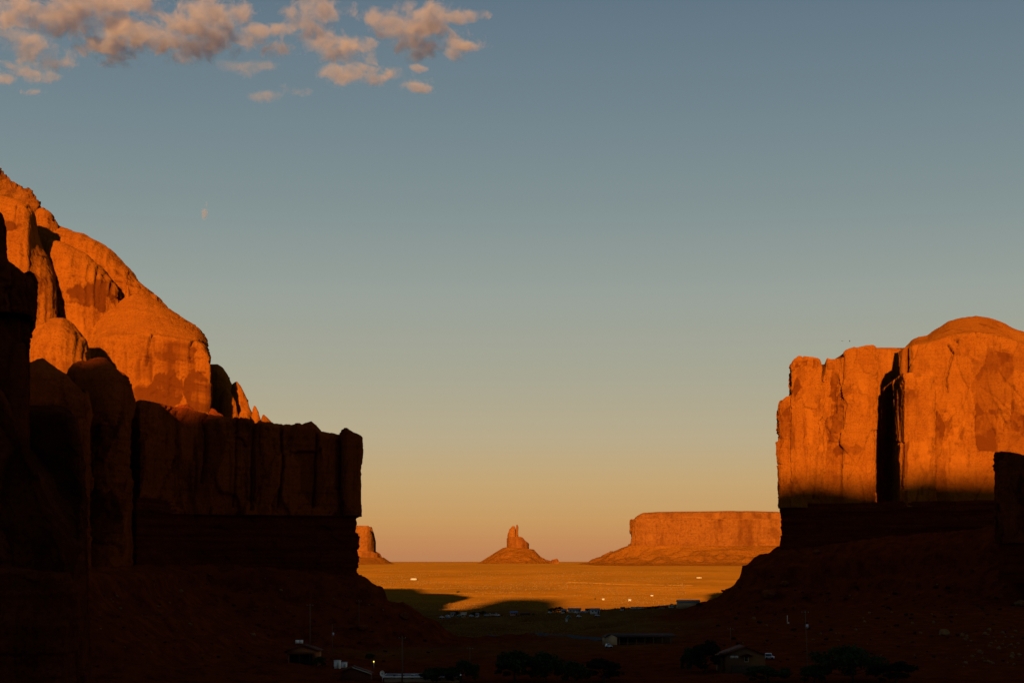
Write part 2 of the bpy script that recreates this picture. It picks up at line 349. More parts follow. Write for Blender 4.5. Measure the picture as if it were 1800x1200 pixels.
    if len(stains) or len(cracks):
        ppx, prw = XC+F*x/dref, YH-F*z/dref; w1 = fbm(x/5, y/5, z/5, 4, seed+90); w2 = fbm(x/3.6, y/3.6, z/34, 4, seed+91)
        for (a_, b_, ra_, rb_, k_) in stains:                    # patches of dark desert varnish and painted overhang shade, ragged at the edge
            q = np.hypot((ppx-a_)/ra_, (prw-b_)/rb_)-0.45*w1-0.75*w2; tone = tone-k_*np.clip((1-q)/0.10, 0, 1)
        for (wd_, dp_, line) in cracks:
            best = np.full(x.shape, 1e9)
            for (a0, b0), (a1, b1) in zip(line[:-1], line[1:]):
                t_ = np.clip(((ppx-a0)*(a1-a0)+(prw-b0)*(b1-b0))/((a1-a0)**2+(b1-b0)**2+1e-9), 0, 1); best = np.minimum(best, np.hypot(ppx-a0-t_*(a1-a0)+1.5*w1, prw-b0-t_*(b1-b0)))
            D = D-dp_*np.exp(-(best/wd_)**2)*(nr[..., 1] < 0.2)
    if crown: D[nv+nc:] = np.clip(D[nv+nc:], -0.9, 0.7)*np.clip((dist/12)[None, :], 0.15, 1)
    G = G+nr*D[..., None]
    G[0] -= nr[0]*0
    nvt = len(rows); idx = np.arange(nvt*nu).reshape(nvt, nu)
    a = idx[:-1, :]; b = np.roll(idx, -1, 1)[:-1, :]; c = np.roll(idx, -1, 1)[1:, :]; d = idx[1:, :]
    faces = np.stack([a, b, c, d], -1).reshape(-1, 4)
    o = mesh_object(name, G.reshape(-1, 3), faces, mat, smooth=False)
    at = o.data.attributes.new('tone', 'FLOAT', 'POINT'); at.data.foreach_set('value', np.clip(tone, 0, 1).astype(np.float32).ravel())
    return o

# ------------------------------------------------------------------ the ground
FOOT_L = [(-500, 470, 1010), (60, 500, 1004), (160, 548, 1002), (238, 585, 998), (262, 650, 994), (330, 678, 990), (430, 690, 992), (540, 696, 1000), (600, 700, 1006), (638, 704, 1012)]
FOOT_R = [(1384, 1030, 955), (1382, 1003, 962), (1480, 990, 952), (1560, 975, 944), (1640, 955, 938), (1720, 930, 930), (1800, 900, 922), (1950, 850, 910), (2300, 780, 905)]
def foot_arrays(foot): return np.array([(X(a, d), d, Z(r, d)) for a, d, r in foot])
FL, FR = foot_arrays(FOOT_L), foot_arrays(FOOT_R)
def inside(poly, x, y):
    r = np.zeros(x.shape, bool); n = len(poly)
    for i in range(n):
        x0, y0 = poly[i]; x1, y1 = poly[(i+1) % n]
        if y0 == y1: continue
        c = ((y0 > y) != (y1 > y)) & (x < (x1-x0)*(y-y0)/(y1-y0)+x0); r ^= c
    return r
def near_foot(ft, poly, x, y):
    best = np.full(x.shape, 1e9); zf = np.zeros(x.shape)
    for i in range(len(ft)-1):
        a, b = ft[i], ft[i+1]; dx, dy = b[0]-a[0], b[1]-a[1]
        t = np.clip(((x-a[0])*dx+(y-a[1])*dy)/(dx*dx+dy*dy), 0, 1); r = np.hypot(x-a[0]-t*dx, y-a[1]-t*dy)
        m = r < best; best = np.where(m, r, best); zf = np.where(m, a[2]+t*(b[2]-a[2]), zf)
    ins = inside(poly, x, y)
    return np.where(ins, 0, best), zf
POLY_L = [(a[0], a[1]) for a in FL]+[(X(610, 800), 800), (X(560, 1000), 1000), (-700, 1150), (-700, 430)]
POLY_R = [(a[0], a[1]) for a in FR]+[(900, 780), (900, 1400), (X(1480, 1400), 1400), (X(1400, 1100), 1100)]
DK = np.array([0, 8, 25, 60, 150, 300, 450, 600, 800, 1000, 1300, 1450, 1600, 2000, 3000, 4500, 6000, 9000, 20000, 60000], float)
ZL = np.array([-1.7, -1.8, -9, -18, -24, -30, -34.5, -35.5, -37.5, -40, -42.5, -43.5, -44.5, -43, -37.5, -21.5, -10.5, -15, -60, -300], float)
ZM = ZL.copy(); ZM[10:14] = (-39.0, -46.0, -48.0, -43.5)
ZR = ZL.copy(); ZR[8:14] = (-37, -37.5, -32.5, -43, -47.5, -43.5)
def ground_z(x, y, fine=True):
    x = np.asarray(x, float); y = np.asarray(y, float); d = np.maximum(np.hypot(x, y)*np.sign(y+1e-9), 0)*1.0
    d = np.where(y > 0, np.maximum(y, np.hypot(x, y)*0.9), np.hypot(x, y)*0.6)
    px = np.where(y > 1, XC+F*x/np.maximum(y, 1), 900)
    l, m, r = np.interp(d, DK, ZL), np.interp(d, DK, ZM), np.interp(d, DK, ZR)
    wm = np.clip((px-880)/105, 0, 1); wm = wm*wm*(3-2*wm); wr = np.clip((px-985)/205, 0, 1)
    z = l*(1-wm)+wm*(m*(1-wr)+r*wr)
    n1 = fbm(x/60, y/60, x*0, 3, 401)*np.clip(d/300, 0, 1)
    z = z+n1*np.clip(1.6-d/2500, 0.3, 1.4)+np.clip((d-1800)/2500, 0, 1)*2.0*fbm(x/380, y/260, x*0, 3, 411)*np.clip(1-(d-4500)/3000, 0, 1)
    rl, zl = near_foot(FL, POLY_L, x, y); rl = rl+2.5*fbm(x/14, y/14, x*0, 3, 421)*np.clip(rl/6, 0, 1)
    tl = zl-np.interp(rl, [0, 9, 11.5, 40, 55, 130, 400], [0, 3.6, 9.3, 25, 29.5, 33.5, 42])
    rr, zr = near_foot(FR, POLY_R, x, y); rr = rr+3.0*fbm(x/16, y/16, x*0, 3, 431)*np.clip(rr/6, 0, 1)
    tr = zr-np.interp(rr, [0, 16, 25, 27.5, 46, 66, 150, 330, 600], [0, 7.5, 12.5, 20.5, 35, 41, 44.5, 52, 62])
    t = np.maximum(tl, tr); t = t+0.9*np.sin(t*0.9+2.2*fbm(x/45, y/45, x*0, 3, 461))*np.clip(1.2-np.minimum(rl, rr)/110, 0, 1)*np.clip(np.minimum(rl, rr)/8, 0, 1)
    k = 1.5; h = np.clip(0.5+0.5*(t-z)/k, 0, 1); z = z*(1-h)+t*h+k*h*(1-h)
    if fine:
        s = np.clip(1.2-np.minimum(rl, rr)/140, 0.25, 1)*np.clip((d-100)/200, 0, 1)
        z = z+s*(1.2*fbm(x/9, y/9, x*0, 4, 441)+1.1*np.clip(np.abs(fbm(x/3.2, y/3.2, x*0, 3, 451))-0.12, 0, 1))
    return z
def gz(x, y): return float(ground_z(np.array([x]), np.array([y]))[0])

def ground_mat():
    m = bpy.data.materials.new('desert_ground'); m.use_nodes = True; N, L = m.node_tree.nodes, m.node_tree.links; N.clear()
    out = N.new('ShaderNodeOutputMaterial'); dif = N.new('ShaderNodeBsdfDiffuse'); L.new(dif.outputs[0], out.inputs[0]); dif.inputs['Roughness'].default_value = 1.0
    tcn = N.new('ShaderNodeTexCoord'); P = tcn.outputs['Object']; geo = N.new('ShaderNodeNewGeometry')
    def noise(scale, detail=6, rg=0.6, sc=(1, 1, 1)):
        q = N.new('ShaderNodeMapping'); q.inputs['Scale'].default_value = sc; L.new(P, q.inputs['Vector'])
        t = N.new('ShaderNodeTexNoise'); t.inputs['Scale'].default_value = scale; t.inputs['Detail'].default_value = detail; t.inputs['Roughness'].default_value = rg; L.new(q.outputs[0], t.inputs['Vector']); return t.outputs['Fac']
    def rg_(f, a, b, lo=0.0, hi=1.0):
        q = N.new('ShaderNodeMapRange'); q.inputs['From Min'].default_value = a; q.inputs['From Max'].default_value = b; q.inputs['To Min'].default_value = lo; q.inputs['To Max'].default_value = hi; L.new(f, q.inputs['Value']); return q.outputs[0]
    def mix(f, a, b):
        q = N.new('ShaderNodeMix'); q.data_type = 'RGBA'; L.new(f, q.inputs['Factor'])
        for s_, v in ((q.inputs[6], a), (q.inputs[7], b)):
            if isinstance(v, tuple): s_.default_value = (*v, 1)
            else: L.new(v, s_)
        return q.outputs[2]
    sp = N.new('ShaderNodeSeparateXYZ'); L.new(P, sp.inputs[0])
    soil = mix(rg_(noise(0.16, 9, 0.75), 0.38, 0.64), (0.060, 0.0085, 0.002), (0.150, 0.024, 0.004))           # dark red scree
    soil = mix(rg_(noise(0.8, 5, 0.7), 0.6, 0.75), soil, (0.19, 0.05, 0.012))
    grass = mix(rg_(noise(0.03, 8, 0.65, (1.0, 0.35, 1)), 0.36, 0.66), (0.080, 0.030, 0.006), (0.140, 0.068, 0.014))         # dry grass and sand of the valley
    grass = mix(rg_(noise(0.02, 6, 0.6, (0.8, 1.6, 1)), 0.55, 0.66), grass, (0.11, 0.03, 0.008))
    far = mix(rg_(noise(0.0045, 9, 0.66, (1, 0.5, 1)), 0.36, 0.66), (0.125, 0.052, 0.004), (0.205, 0.080, 0.005))
    far = mix(rg_(noise(0.05, 6, 0.75), 0.46, 0.68), far, (0.10, 0.045, 0.006))
    far = mix(rg_(noise(0.006, 7, 0.7, (0.35, 1.4, 1)), 0.56, 0.66), far, (0.235, 0.098, 0.008))
    far = mix(rg_(sp.outputs['Y'], 2300, 5200, 0.0, 0.55), far, (0.115, 0.055, 0.006))                        # thicker scrub towards the horizon
    av = N.new('ShaderNodeAttribute'); av.attribute_name = 'valley'; c = mix(av.outputs['Fac'], soil, grass)
    c = mix(rg_(sp.outputs['Y'], 1350, 1900), c, far)
    nz = N.new('ShaderNodeSeparateXYZ'); L.new(geo.outputs['Normal'], nz.inputs[0])
    c = mix(rg_(nz.outputs['Z'], 0.985, 0.93), c, soil)
    L.new(c, dif.inputs['Color'])
    b = N.new('ShaderNodeBump'); b.inputs['Strength'].default_value = 0.6; b.inputs['Distance'].default_value = 0.6; L.new(noise(0.7, 8, 0.7), b.inputs['Height'])
    L.new(b.outputs[0], dif.inputs['Normal'])
    return m
def build_ground():
    th_f = np.arctan((np.arange(-330, 2131, 3.0)-XC)/F)
    th_l = np.linspace(-math.pi, th_f[0], 70)[:-1]; th_r = np.linspace(th_f[-1], math.pi, 70)[1:-1]
    th = np.concatenate([th_l, th_f, th_r])
    d = np.concatenate([[0.4, 3, 8, 14, 20, 26, 40, 60, 90, 130, 180, 240, 300, 350, 390], np.arange(420, 1010, 1.5), np.geomspace(1010, 2300, 190), np.geomspace(2320, 9000, 150), np.geomspace(9400, 90000, 22)])
    T, R = np.meshgrid(th, d); x, y = R*np.sin(T), R*np.cos(T)
    z = ground_z(x, y); n, k = z.shape
    G = np.stack([x, y, z], -1).reshape(-1, 3); idx = np.arange(n*k).reshape(n, k); nx = np.roll(idx, -1, 1)
    faces = np.stack([idx[:-1], nx[:-1], nx[1:], idx[1:]], -1)[:, :, ::-1].reshape(-1, 4)
    o = mesh_object('ground', G, faces, ground_mat()); gx, gy = G[:, 0], G[:, 1]
    rl, _ = near_foot(FL, POLY_L, gx, gy); rr, _ = near_foot(FR, POLY_R, gx, gy); wv = 16*fbm(gx/40, gy/40, gx*0, 3, 471)
    va = np.clip((rl-62+wv)/30, 0, 1)*np.clip((rr-62+wv)/34, 0, 1)*np.clip((X(1190, 1)*gy-gx+wv)/40+0.5, 0, 1)*np.clip((gy+3*wv-560)/200, 0, 1); va = np.maximum(va, np.clip((gy-1400)/200, 0, 1))
    at = o.data.attributes.new('valley', 'FLOAT', 'POINT'); at.data.foreach_set('value', va.astype(np.float32)); tag(o, kind='structure'); return o
build_ground()

# the high mesa west of the camera, whose shadow lies over the foreground
def build_west_mesa():
    xs = np.arange(-900, 900, 6.0); te = math.tan(math.radians(SUN_EL))
    sky_h = np.interp(xs, [-900, -430, -300, -225, -204, -194, -160, -128, -116, -90, -60, -20, 18, 34, 140, 400, 900], [262, 256, 256, 256, 256, 322, 327, 326, 268, 262, 258, 262, 262, 285, 285, 288, 290])
    sky_h = sky_h+7.5*fbm(xs/30, xs*0, xs*0, 4, 501)
    prof = [(-150, -45), (-170, 20), (-190, 60), (-196, 1.0), (-260, 1.0), (-700, 0.9), (-900, -60)]
    ys = [-560, -620, -655, -690, -700, -1000, -1300]
    rows = []
    for k, yv in enumerate(ys):
        z = {0: xs*0-60, 1: xs*0+30, 2: xs*0+90, 3: sky_h-5, 4: sky_h, 5: sky_h-15, 6: xs*0-80}[k]
        rows.append(np.stack([xs, np.full_like(xs, yv)+(8*fbm(xs/50, xs*0+k, xs*0, 3, 511) if k not in (4,) else 0), z], -1))
    G = np.array(rows); n, k = G.shape[:2]; idx = np.arange(n*k).reshape(n, k)
    faces = np.stack([idx[:-1, :-1], idx[:-1, 1:], idx[1:, 1:], idx[1:, :-1]], -1).reshape(-1, 4)
    ends = [tuple(idx[:, 0]), tuple(idx[::-1, -1])]
    o = mesh_object('hills', G.reshape(-1, 3), [tuple(f) for f in faces]+ends+[tuple(list(idx[0, ::-1])+[])+tuple(idx[-1, :])], M_CLIFF)
    tag(o, kind='structure')
build_west_mesa()

# ------------------------------------------------------------------ left butte
def left_butte():
    r = thing('sandstone_butte', (X(330, 720), 720, -10), 'tall stepped red sandstone butte of sunlit domes above a shaded flat-topped cliff', 'butte')
    A = lambda *a, **k: under(r, rock_block(*a, **k))
    A('caprock', M_RUBBLE, [back(-320, 800, 900), P2(-320, 800), P2(-100, 795), P2(60, 797), P2(104, 806), back(112, 820, 860), back(112, 820, 900)],
      [(-320, 330), (-100, 296), (0, 300), (12, 303), (20, 312), (33, 316), (36, 327), (52, 335), (75, 345), (91, 353), (93, 362), (100, 375), (108, 388), (113, 398), (130, 440)], 828, 120, rim=(9, 12), kind='rubble', ds=0.6, dz=0.6, seed=3, batter=0.25)
    A('rock_dome', M_DOME, [back(50, 795, 860), P2(50, 795), P2(70, 783), P2(98, 786), P2(116, 800), back(118, 800, 860)],
      [(48, 395), (58, 366), (68, 368), (85, 378), (100, 390), (114, 402), (120, 420)], 800, 100, rim=(14, 14), kind='dome', seed=5, ds=0.6, dz=0.6)
    A('rock_dome', M_DOME, [back(30, 800, 900), P2(30, 800), P2(70, 786), P2(110, 776), P2(150, 770), P2(230, 772), P2(310, 780), P2(350, 792), back(362, 800, 900)],
      [(30, 384), (80, 394), (100, 402), (112, 408), (130, 414), (150, 425), (190, 450), (215, 471), (240, 496), (262, 512), (282, 527), (300, 545), (322, 561), (345, 577), (362, 600)], 798, 70, rim=(20, 12), kind='dome', seed=7, ds=0.6, dz=0.6, spread=0.7)
    A('rock_dome', M_DOME, [back(58, 775, 860), P2(59, 772), P2(72, 756), P2(104, 746), P2(170, 748), P2(225, 762), back(245, 780, 860)],
      [(56, 450), (62, 415), (68, 410), (84, 420), (110, 434), (140, 449), (170, 470), (200, 498), (245, 530)], 770, 60, rim=(22, 26), shoulder=[(60, 470), (104, 500), (250, 545)], kind='dome', seed=9, ds=0.55, dz=0.55, spread=0.7, stains=[(165, 535, 34, 22, .42), (210, 515, 40, 18, .3), (125, 545, 16, 30, .3)])  # the low dark patches paint the shade below this dome's overhang
    A('rock_buttress', M_DOME, [back(-60, 735, 830), P2(-60, 730), P2(0, 722), P2(50, 722), P2(90, 726), P2(102, 736), back(104, 745, 790)],
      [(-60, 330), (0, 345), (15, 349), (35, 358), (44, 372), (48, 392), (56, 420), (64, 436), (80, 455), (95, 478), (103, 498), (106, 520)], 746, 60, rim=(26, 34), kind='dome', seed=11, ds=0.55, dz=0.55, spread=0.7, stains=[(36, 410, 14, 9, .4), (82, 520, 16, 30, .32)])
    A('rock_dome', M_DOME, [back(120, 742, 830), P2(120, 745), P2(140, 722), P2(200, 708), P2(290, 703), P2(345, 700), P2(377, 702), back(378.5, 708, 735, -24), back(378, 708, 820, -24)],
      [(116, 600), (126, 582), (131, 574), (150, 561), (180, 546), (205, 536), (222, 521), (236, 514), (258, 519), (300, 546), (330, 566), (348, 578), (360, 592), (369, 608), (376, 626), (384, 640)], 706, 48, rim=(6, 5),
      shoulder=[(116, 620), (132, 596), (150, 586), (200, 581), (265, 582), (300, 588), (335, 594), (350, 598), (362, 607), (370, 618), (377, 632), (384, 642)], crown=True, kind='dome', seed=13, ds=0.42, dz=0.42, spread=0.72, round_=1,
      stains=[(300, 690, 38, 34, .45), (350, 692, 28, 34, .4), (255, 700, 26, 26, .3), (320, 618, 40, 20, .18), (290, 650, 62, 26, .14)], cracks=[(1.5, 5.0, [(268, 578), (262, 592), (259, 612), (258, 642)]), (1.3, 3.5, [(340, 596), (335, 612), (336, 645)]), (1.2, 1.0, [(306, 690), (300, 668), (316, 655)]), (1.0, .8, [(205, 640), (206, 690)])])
    A('rock_spire', M_DOME, [P2(218, 761), P2(219, 756), P2(224, 754), P2(230, 756), P2(231, 762), P2(224, 766)], [(216, 530), (219, 508), (222, 501), (225, 502), (230, 518), (234, 530)], 756, 105, rim=(1.0, 4), kind='dome', seed=14, ds=0.3, dz=0.4, amp=0.3)
    A('rock_dome', M_DOME, [back(38, 665, 730), P2(38, 662), P2(58, 652), P2(110, 648), P2(150, 655), P2(166, 668), back(168, 680, 720)],
      [(36, 600), (48, 575), (60, 562), (78, 556), (98, 559), (125, 576), (145, 594), (160, 615), (170, 635)], 672, 45, rim=(24, 22), kind='dome', seed=15, ds=0.5, dz=0.5, spread=0.7)
    # shaded blocks below the small dome
    A('rock_block', M_SHADY, [back(30, 560, 660), P2(30, 552), P2(70, 543), P2(140, 546), P2(158, 552), back(161, 560, 600), back(161, 560, 660)],
      [(28, 640), (48, 630), (76, 627), (90, 640), (104, 648), (130, 668), (150, 684), (163, 700)], 550, -12, rim=(9, 8), kind='cliff', seed=17, ds=0.6, dz=0.6, joint=14)
    A('rock_block', M_SHADY, [back(100, 590, 690), P2(101, 586), P2(130, 576), P2(200, 572), P2(232, 582), back(243, 592, 640), back(243, 592, 690)],
      [(98, 660), (104, 643), (122, 632), (150, 630), (176, 626), (190, 627), (205, 640), (222, 657), (236, 683), (245, 712)], 580, -12, rim=(10, 9), kind='cliff', seed=19, ds=0.6, dz=0.6, joint=14)
    # loose sunlit knobs down the shoulder
    for k, (a, b, d, tp) in enumerate([
        (340, 416, 768, [(338, 640), (378, 640), (390, 646), (401, 656), (408, 666), (418, 676)]),
        (378, 420, 740, [(376, 705), (384, 690), (393, 680), (398, 679), (406, 690), (415, 703), (422, 728)]),
        (399, 444, 752, [(397, 690), (404, 670), (412, 669), (424, 681), (433, 695), (440, 708), (446, 720)]),
        (416, 440, 738, [(414, 728), (420, 722), (428, 719), (436, 722), (442, 732)]),
        (440, 458, 744, [(438, 725), (444, 712), (449, 714), (455, 724), (460, 734)]),
        (456, 480, 741, [(454, 740), (460, 728), (466, 732), (474, 738), (482, 742)])]):
        xa, xb = X(a, d), X(b, d); w = xb-xa
        A('rock_knob', M_DOME, [(xa, d+w*1.2), (xa+w*.04, d+w*.3), (xa+w*.3, d), (xa+w*.7, d), (xa+w*.96, d+w*.35), (xb, d+w*1.2), (xa+w*.5, d+w*1.6)], tp, d+w*.3, Z(750, d)-3, rim=(w*.3, w*.3), kind='dome', seed=60+k, ds=0.35, dz=0.35, amp=0.35)
    # rounded mounds lying along the cliff top
    for k, (a, b, d, tp) in enumerate([
        (240, 292, 680, [(236, 722), (250, 711), (264, 712), (280, 720), (294, 730)]),
        (278, 372, 690, [(276, 722), (286, 711), (300, 711), (320, 706), (334, 712), (352, 722), (374, 734)]),
        (350, 402, 700, [(348, 726), (360, 715), (372, 717), (388, 725), (404, 737)])]):
        xa, xb = X(a, d), X(b, d); w = xb-xa
        A('rock_mound', M_SHADY, [(xa, d+w*.7), (xa+w*.06, d+w*.2), (xa+w*.3, d), (xa+w*.7, d), (xa+w*.94, d+w*.2), (xb, d+w*.7), (xa+w*.5, d+w)], tp, d, Z(745, d)-2, rim=(w*.4, 6), kind='dome', seed=80+k, ds=0.4, dz=0.3, amp=0.35)
    # added cliff hidden behind the long one, put there to shade the plain
    A('cliff_wall', M_SHADY, [back(440, 1190, 1330), P2(440, 1185), P2(520, 1150), P2(610, 1140), P2(628, 1146), back(630, 1160, 1260), back(600, 1200, 1330)],
      [(400, 778), (500, 776), (580, 778), (632, 784)], 1150, -45, rim=(5, 4), kind='cliff', seed=27, ds=2.0, dz=2.0, joint=14)
    # the long cliff in shade
    zb = Z(905, 690)
    A('cliff_wall', M_SHADY, [back(236, 655, 800), P2(236, 650), P2(260, 655), P2(330, 676), P2(430, 686), P2(520, 691), P2(597, 696), back(600, 697, 712, -8), back(600, 697, 800)],
      [(230, 708), (250, 713), (300, 719), (350, 724), (400, 731), (440, 735), (470, 738), (500, 742), (522, 744), (527, 742), (533, 745), (542, 741), (550, 745), (565, 752), (602, 758)], 686, zb, rim=(5, 3.2), kind='cliff', seed=21, ds=0.5, dz=0.55, joint=9, amp=1.0, batter=0.02,
      cracks=[(w_, d_, [(a_, b_), (a_-2+6*math.sin(a_), (b_+e_)/2), (a_-5, e_)]) for a_, w_, d_, b_, e_ in ((268, 2.2, 4, 715, 890), (281, 1.0, 1.5, 760, 830), (318, 1.3, 2, 720, 800), (352, 1.0, 2.2, 770, 890), (366, 1.8, 4.5, 725, 850), (418, 1.2, 3, 735, 890), (446, 2.4, 5, 738, 895), (459, 1.0, 1.5, 800, 890), (492, 1.7, 5, 745, 890), (512, 0.9, 1.5, 745, 800), (553, 1.5, 5, 755, 890), (575, 0.9, 1.6, 800, 880))])
    A('rock_knob', M_SHADY, [P2(520, 705), P2(527, 699), P2(545, 697), P2(560, 700), P2(572, 706), P2(545, 720)], [(518, 752), (526, 742), (536, 740), (546, 738), (556, 744), (566, 750), (576, 760)], 699, Z(765, 699), rim=(5, 4), kind='dome', seed=22, ds=0.35, dz=0.3, amp=0.35)
    A('rock_pillar', M_SHADY, [back(602, 697, 760), P2(602, 696), P2(612, 694), P2(632, 697), P2(637, 701), back(637.5, 703, 730), back(637, 703, 760)],
      [(600, 756), (602, 754), (606, 752.5), (612, 753), (616, 757), (625, 761), (632, 764), (638, 767), (640, 770)], 698, zb, rim=(0.8, 0.8), kind='cliff', seed=23, ds=0.45, dz=0.5, joint=8, amp=0.5, round_=1, batter=0.006)
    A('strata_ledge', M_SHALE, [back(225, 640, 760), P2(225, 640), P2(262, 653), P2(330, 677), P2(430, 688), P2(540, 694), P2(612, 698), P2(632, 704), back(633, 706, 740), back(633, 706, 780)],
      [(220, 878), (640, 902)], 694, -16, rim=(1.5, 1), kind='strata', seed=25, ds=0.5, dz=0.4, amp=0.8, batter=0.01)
    return r
left_butte()

# dark outcrop in shade near the camera
def near_outcrop():
    r = thing('rock_outcrop', (X(20, 300), 300, -25), 'near-black overhanging rock outcrop in shade at the edge before the sunlit domes', 'rock outcrop')
    A = lambda *a, **k: under(r, rock_block(*a, **k))
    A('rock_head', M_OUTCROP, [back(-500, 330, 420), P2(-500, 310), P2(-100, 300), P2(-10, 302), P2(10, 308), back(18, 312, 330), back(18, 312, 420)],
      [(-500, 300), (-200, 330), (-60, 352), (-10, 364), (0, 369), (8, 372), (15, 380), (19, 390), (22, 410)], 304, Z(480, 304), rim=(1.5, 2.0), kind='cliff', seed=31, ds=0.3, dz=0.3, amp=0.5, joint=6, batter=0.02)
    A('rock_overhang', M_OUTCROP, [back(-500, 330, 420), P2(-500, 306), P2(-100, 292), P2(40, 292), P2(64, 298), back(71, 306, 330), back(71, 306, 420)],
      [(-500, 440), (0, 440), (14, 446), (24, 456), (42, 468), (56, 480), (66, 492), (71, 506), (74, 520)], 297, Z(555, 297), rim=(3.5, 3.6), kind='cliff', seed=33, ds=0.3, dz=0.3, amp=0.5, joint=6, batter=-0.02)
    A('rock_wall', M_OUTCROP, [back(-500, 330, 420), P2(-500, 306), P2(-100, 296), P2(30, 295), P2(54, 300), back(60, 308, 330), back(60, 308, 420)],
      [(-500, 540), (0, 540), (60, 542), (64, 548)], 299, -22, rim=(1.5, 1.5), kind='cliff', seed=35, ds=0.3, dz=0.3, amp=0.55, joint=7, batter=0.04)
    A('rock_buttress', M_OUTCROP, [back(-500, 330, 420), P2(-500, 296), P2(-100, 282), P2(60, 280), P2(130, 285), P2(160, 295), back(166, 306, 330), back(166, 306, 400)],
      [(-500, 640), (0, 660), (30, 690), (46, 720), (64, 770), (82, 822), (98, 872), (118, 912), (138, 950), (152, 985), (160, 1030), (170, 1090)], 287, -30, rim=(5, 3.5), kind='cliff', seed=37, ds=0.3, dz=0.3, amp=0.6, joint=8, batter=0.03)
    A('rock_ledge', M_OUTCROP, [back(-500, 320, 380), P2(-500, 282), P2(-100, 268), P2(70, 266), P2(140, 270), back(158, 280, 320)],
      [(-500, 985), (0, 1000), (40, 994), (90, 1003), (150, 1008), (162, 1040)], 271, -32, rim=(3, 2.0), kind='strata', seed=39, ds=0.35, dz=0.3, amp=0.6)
near_outcrop()

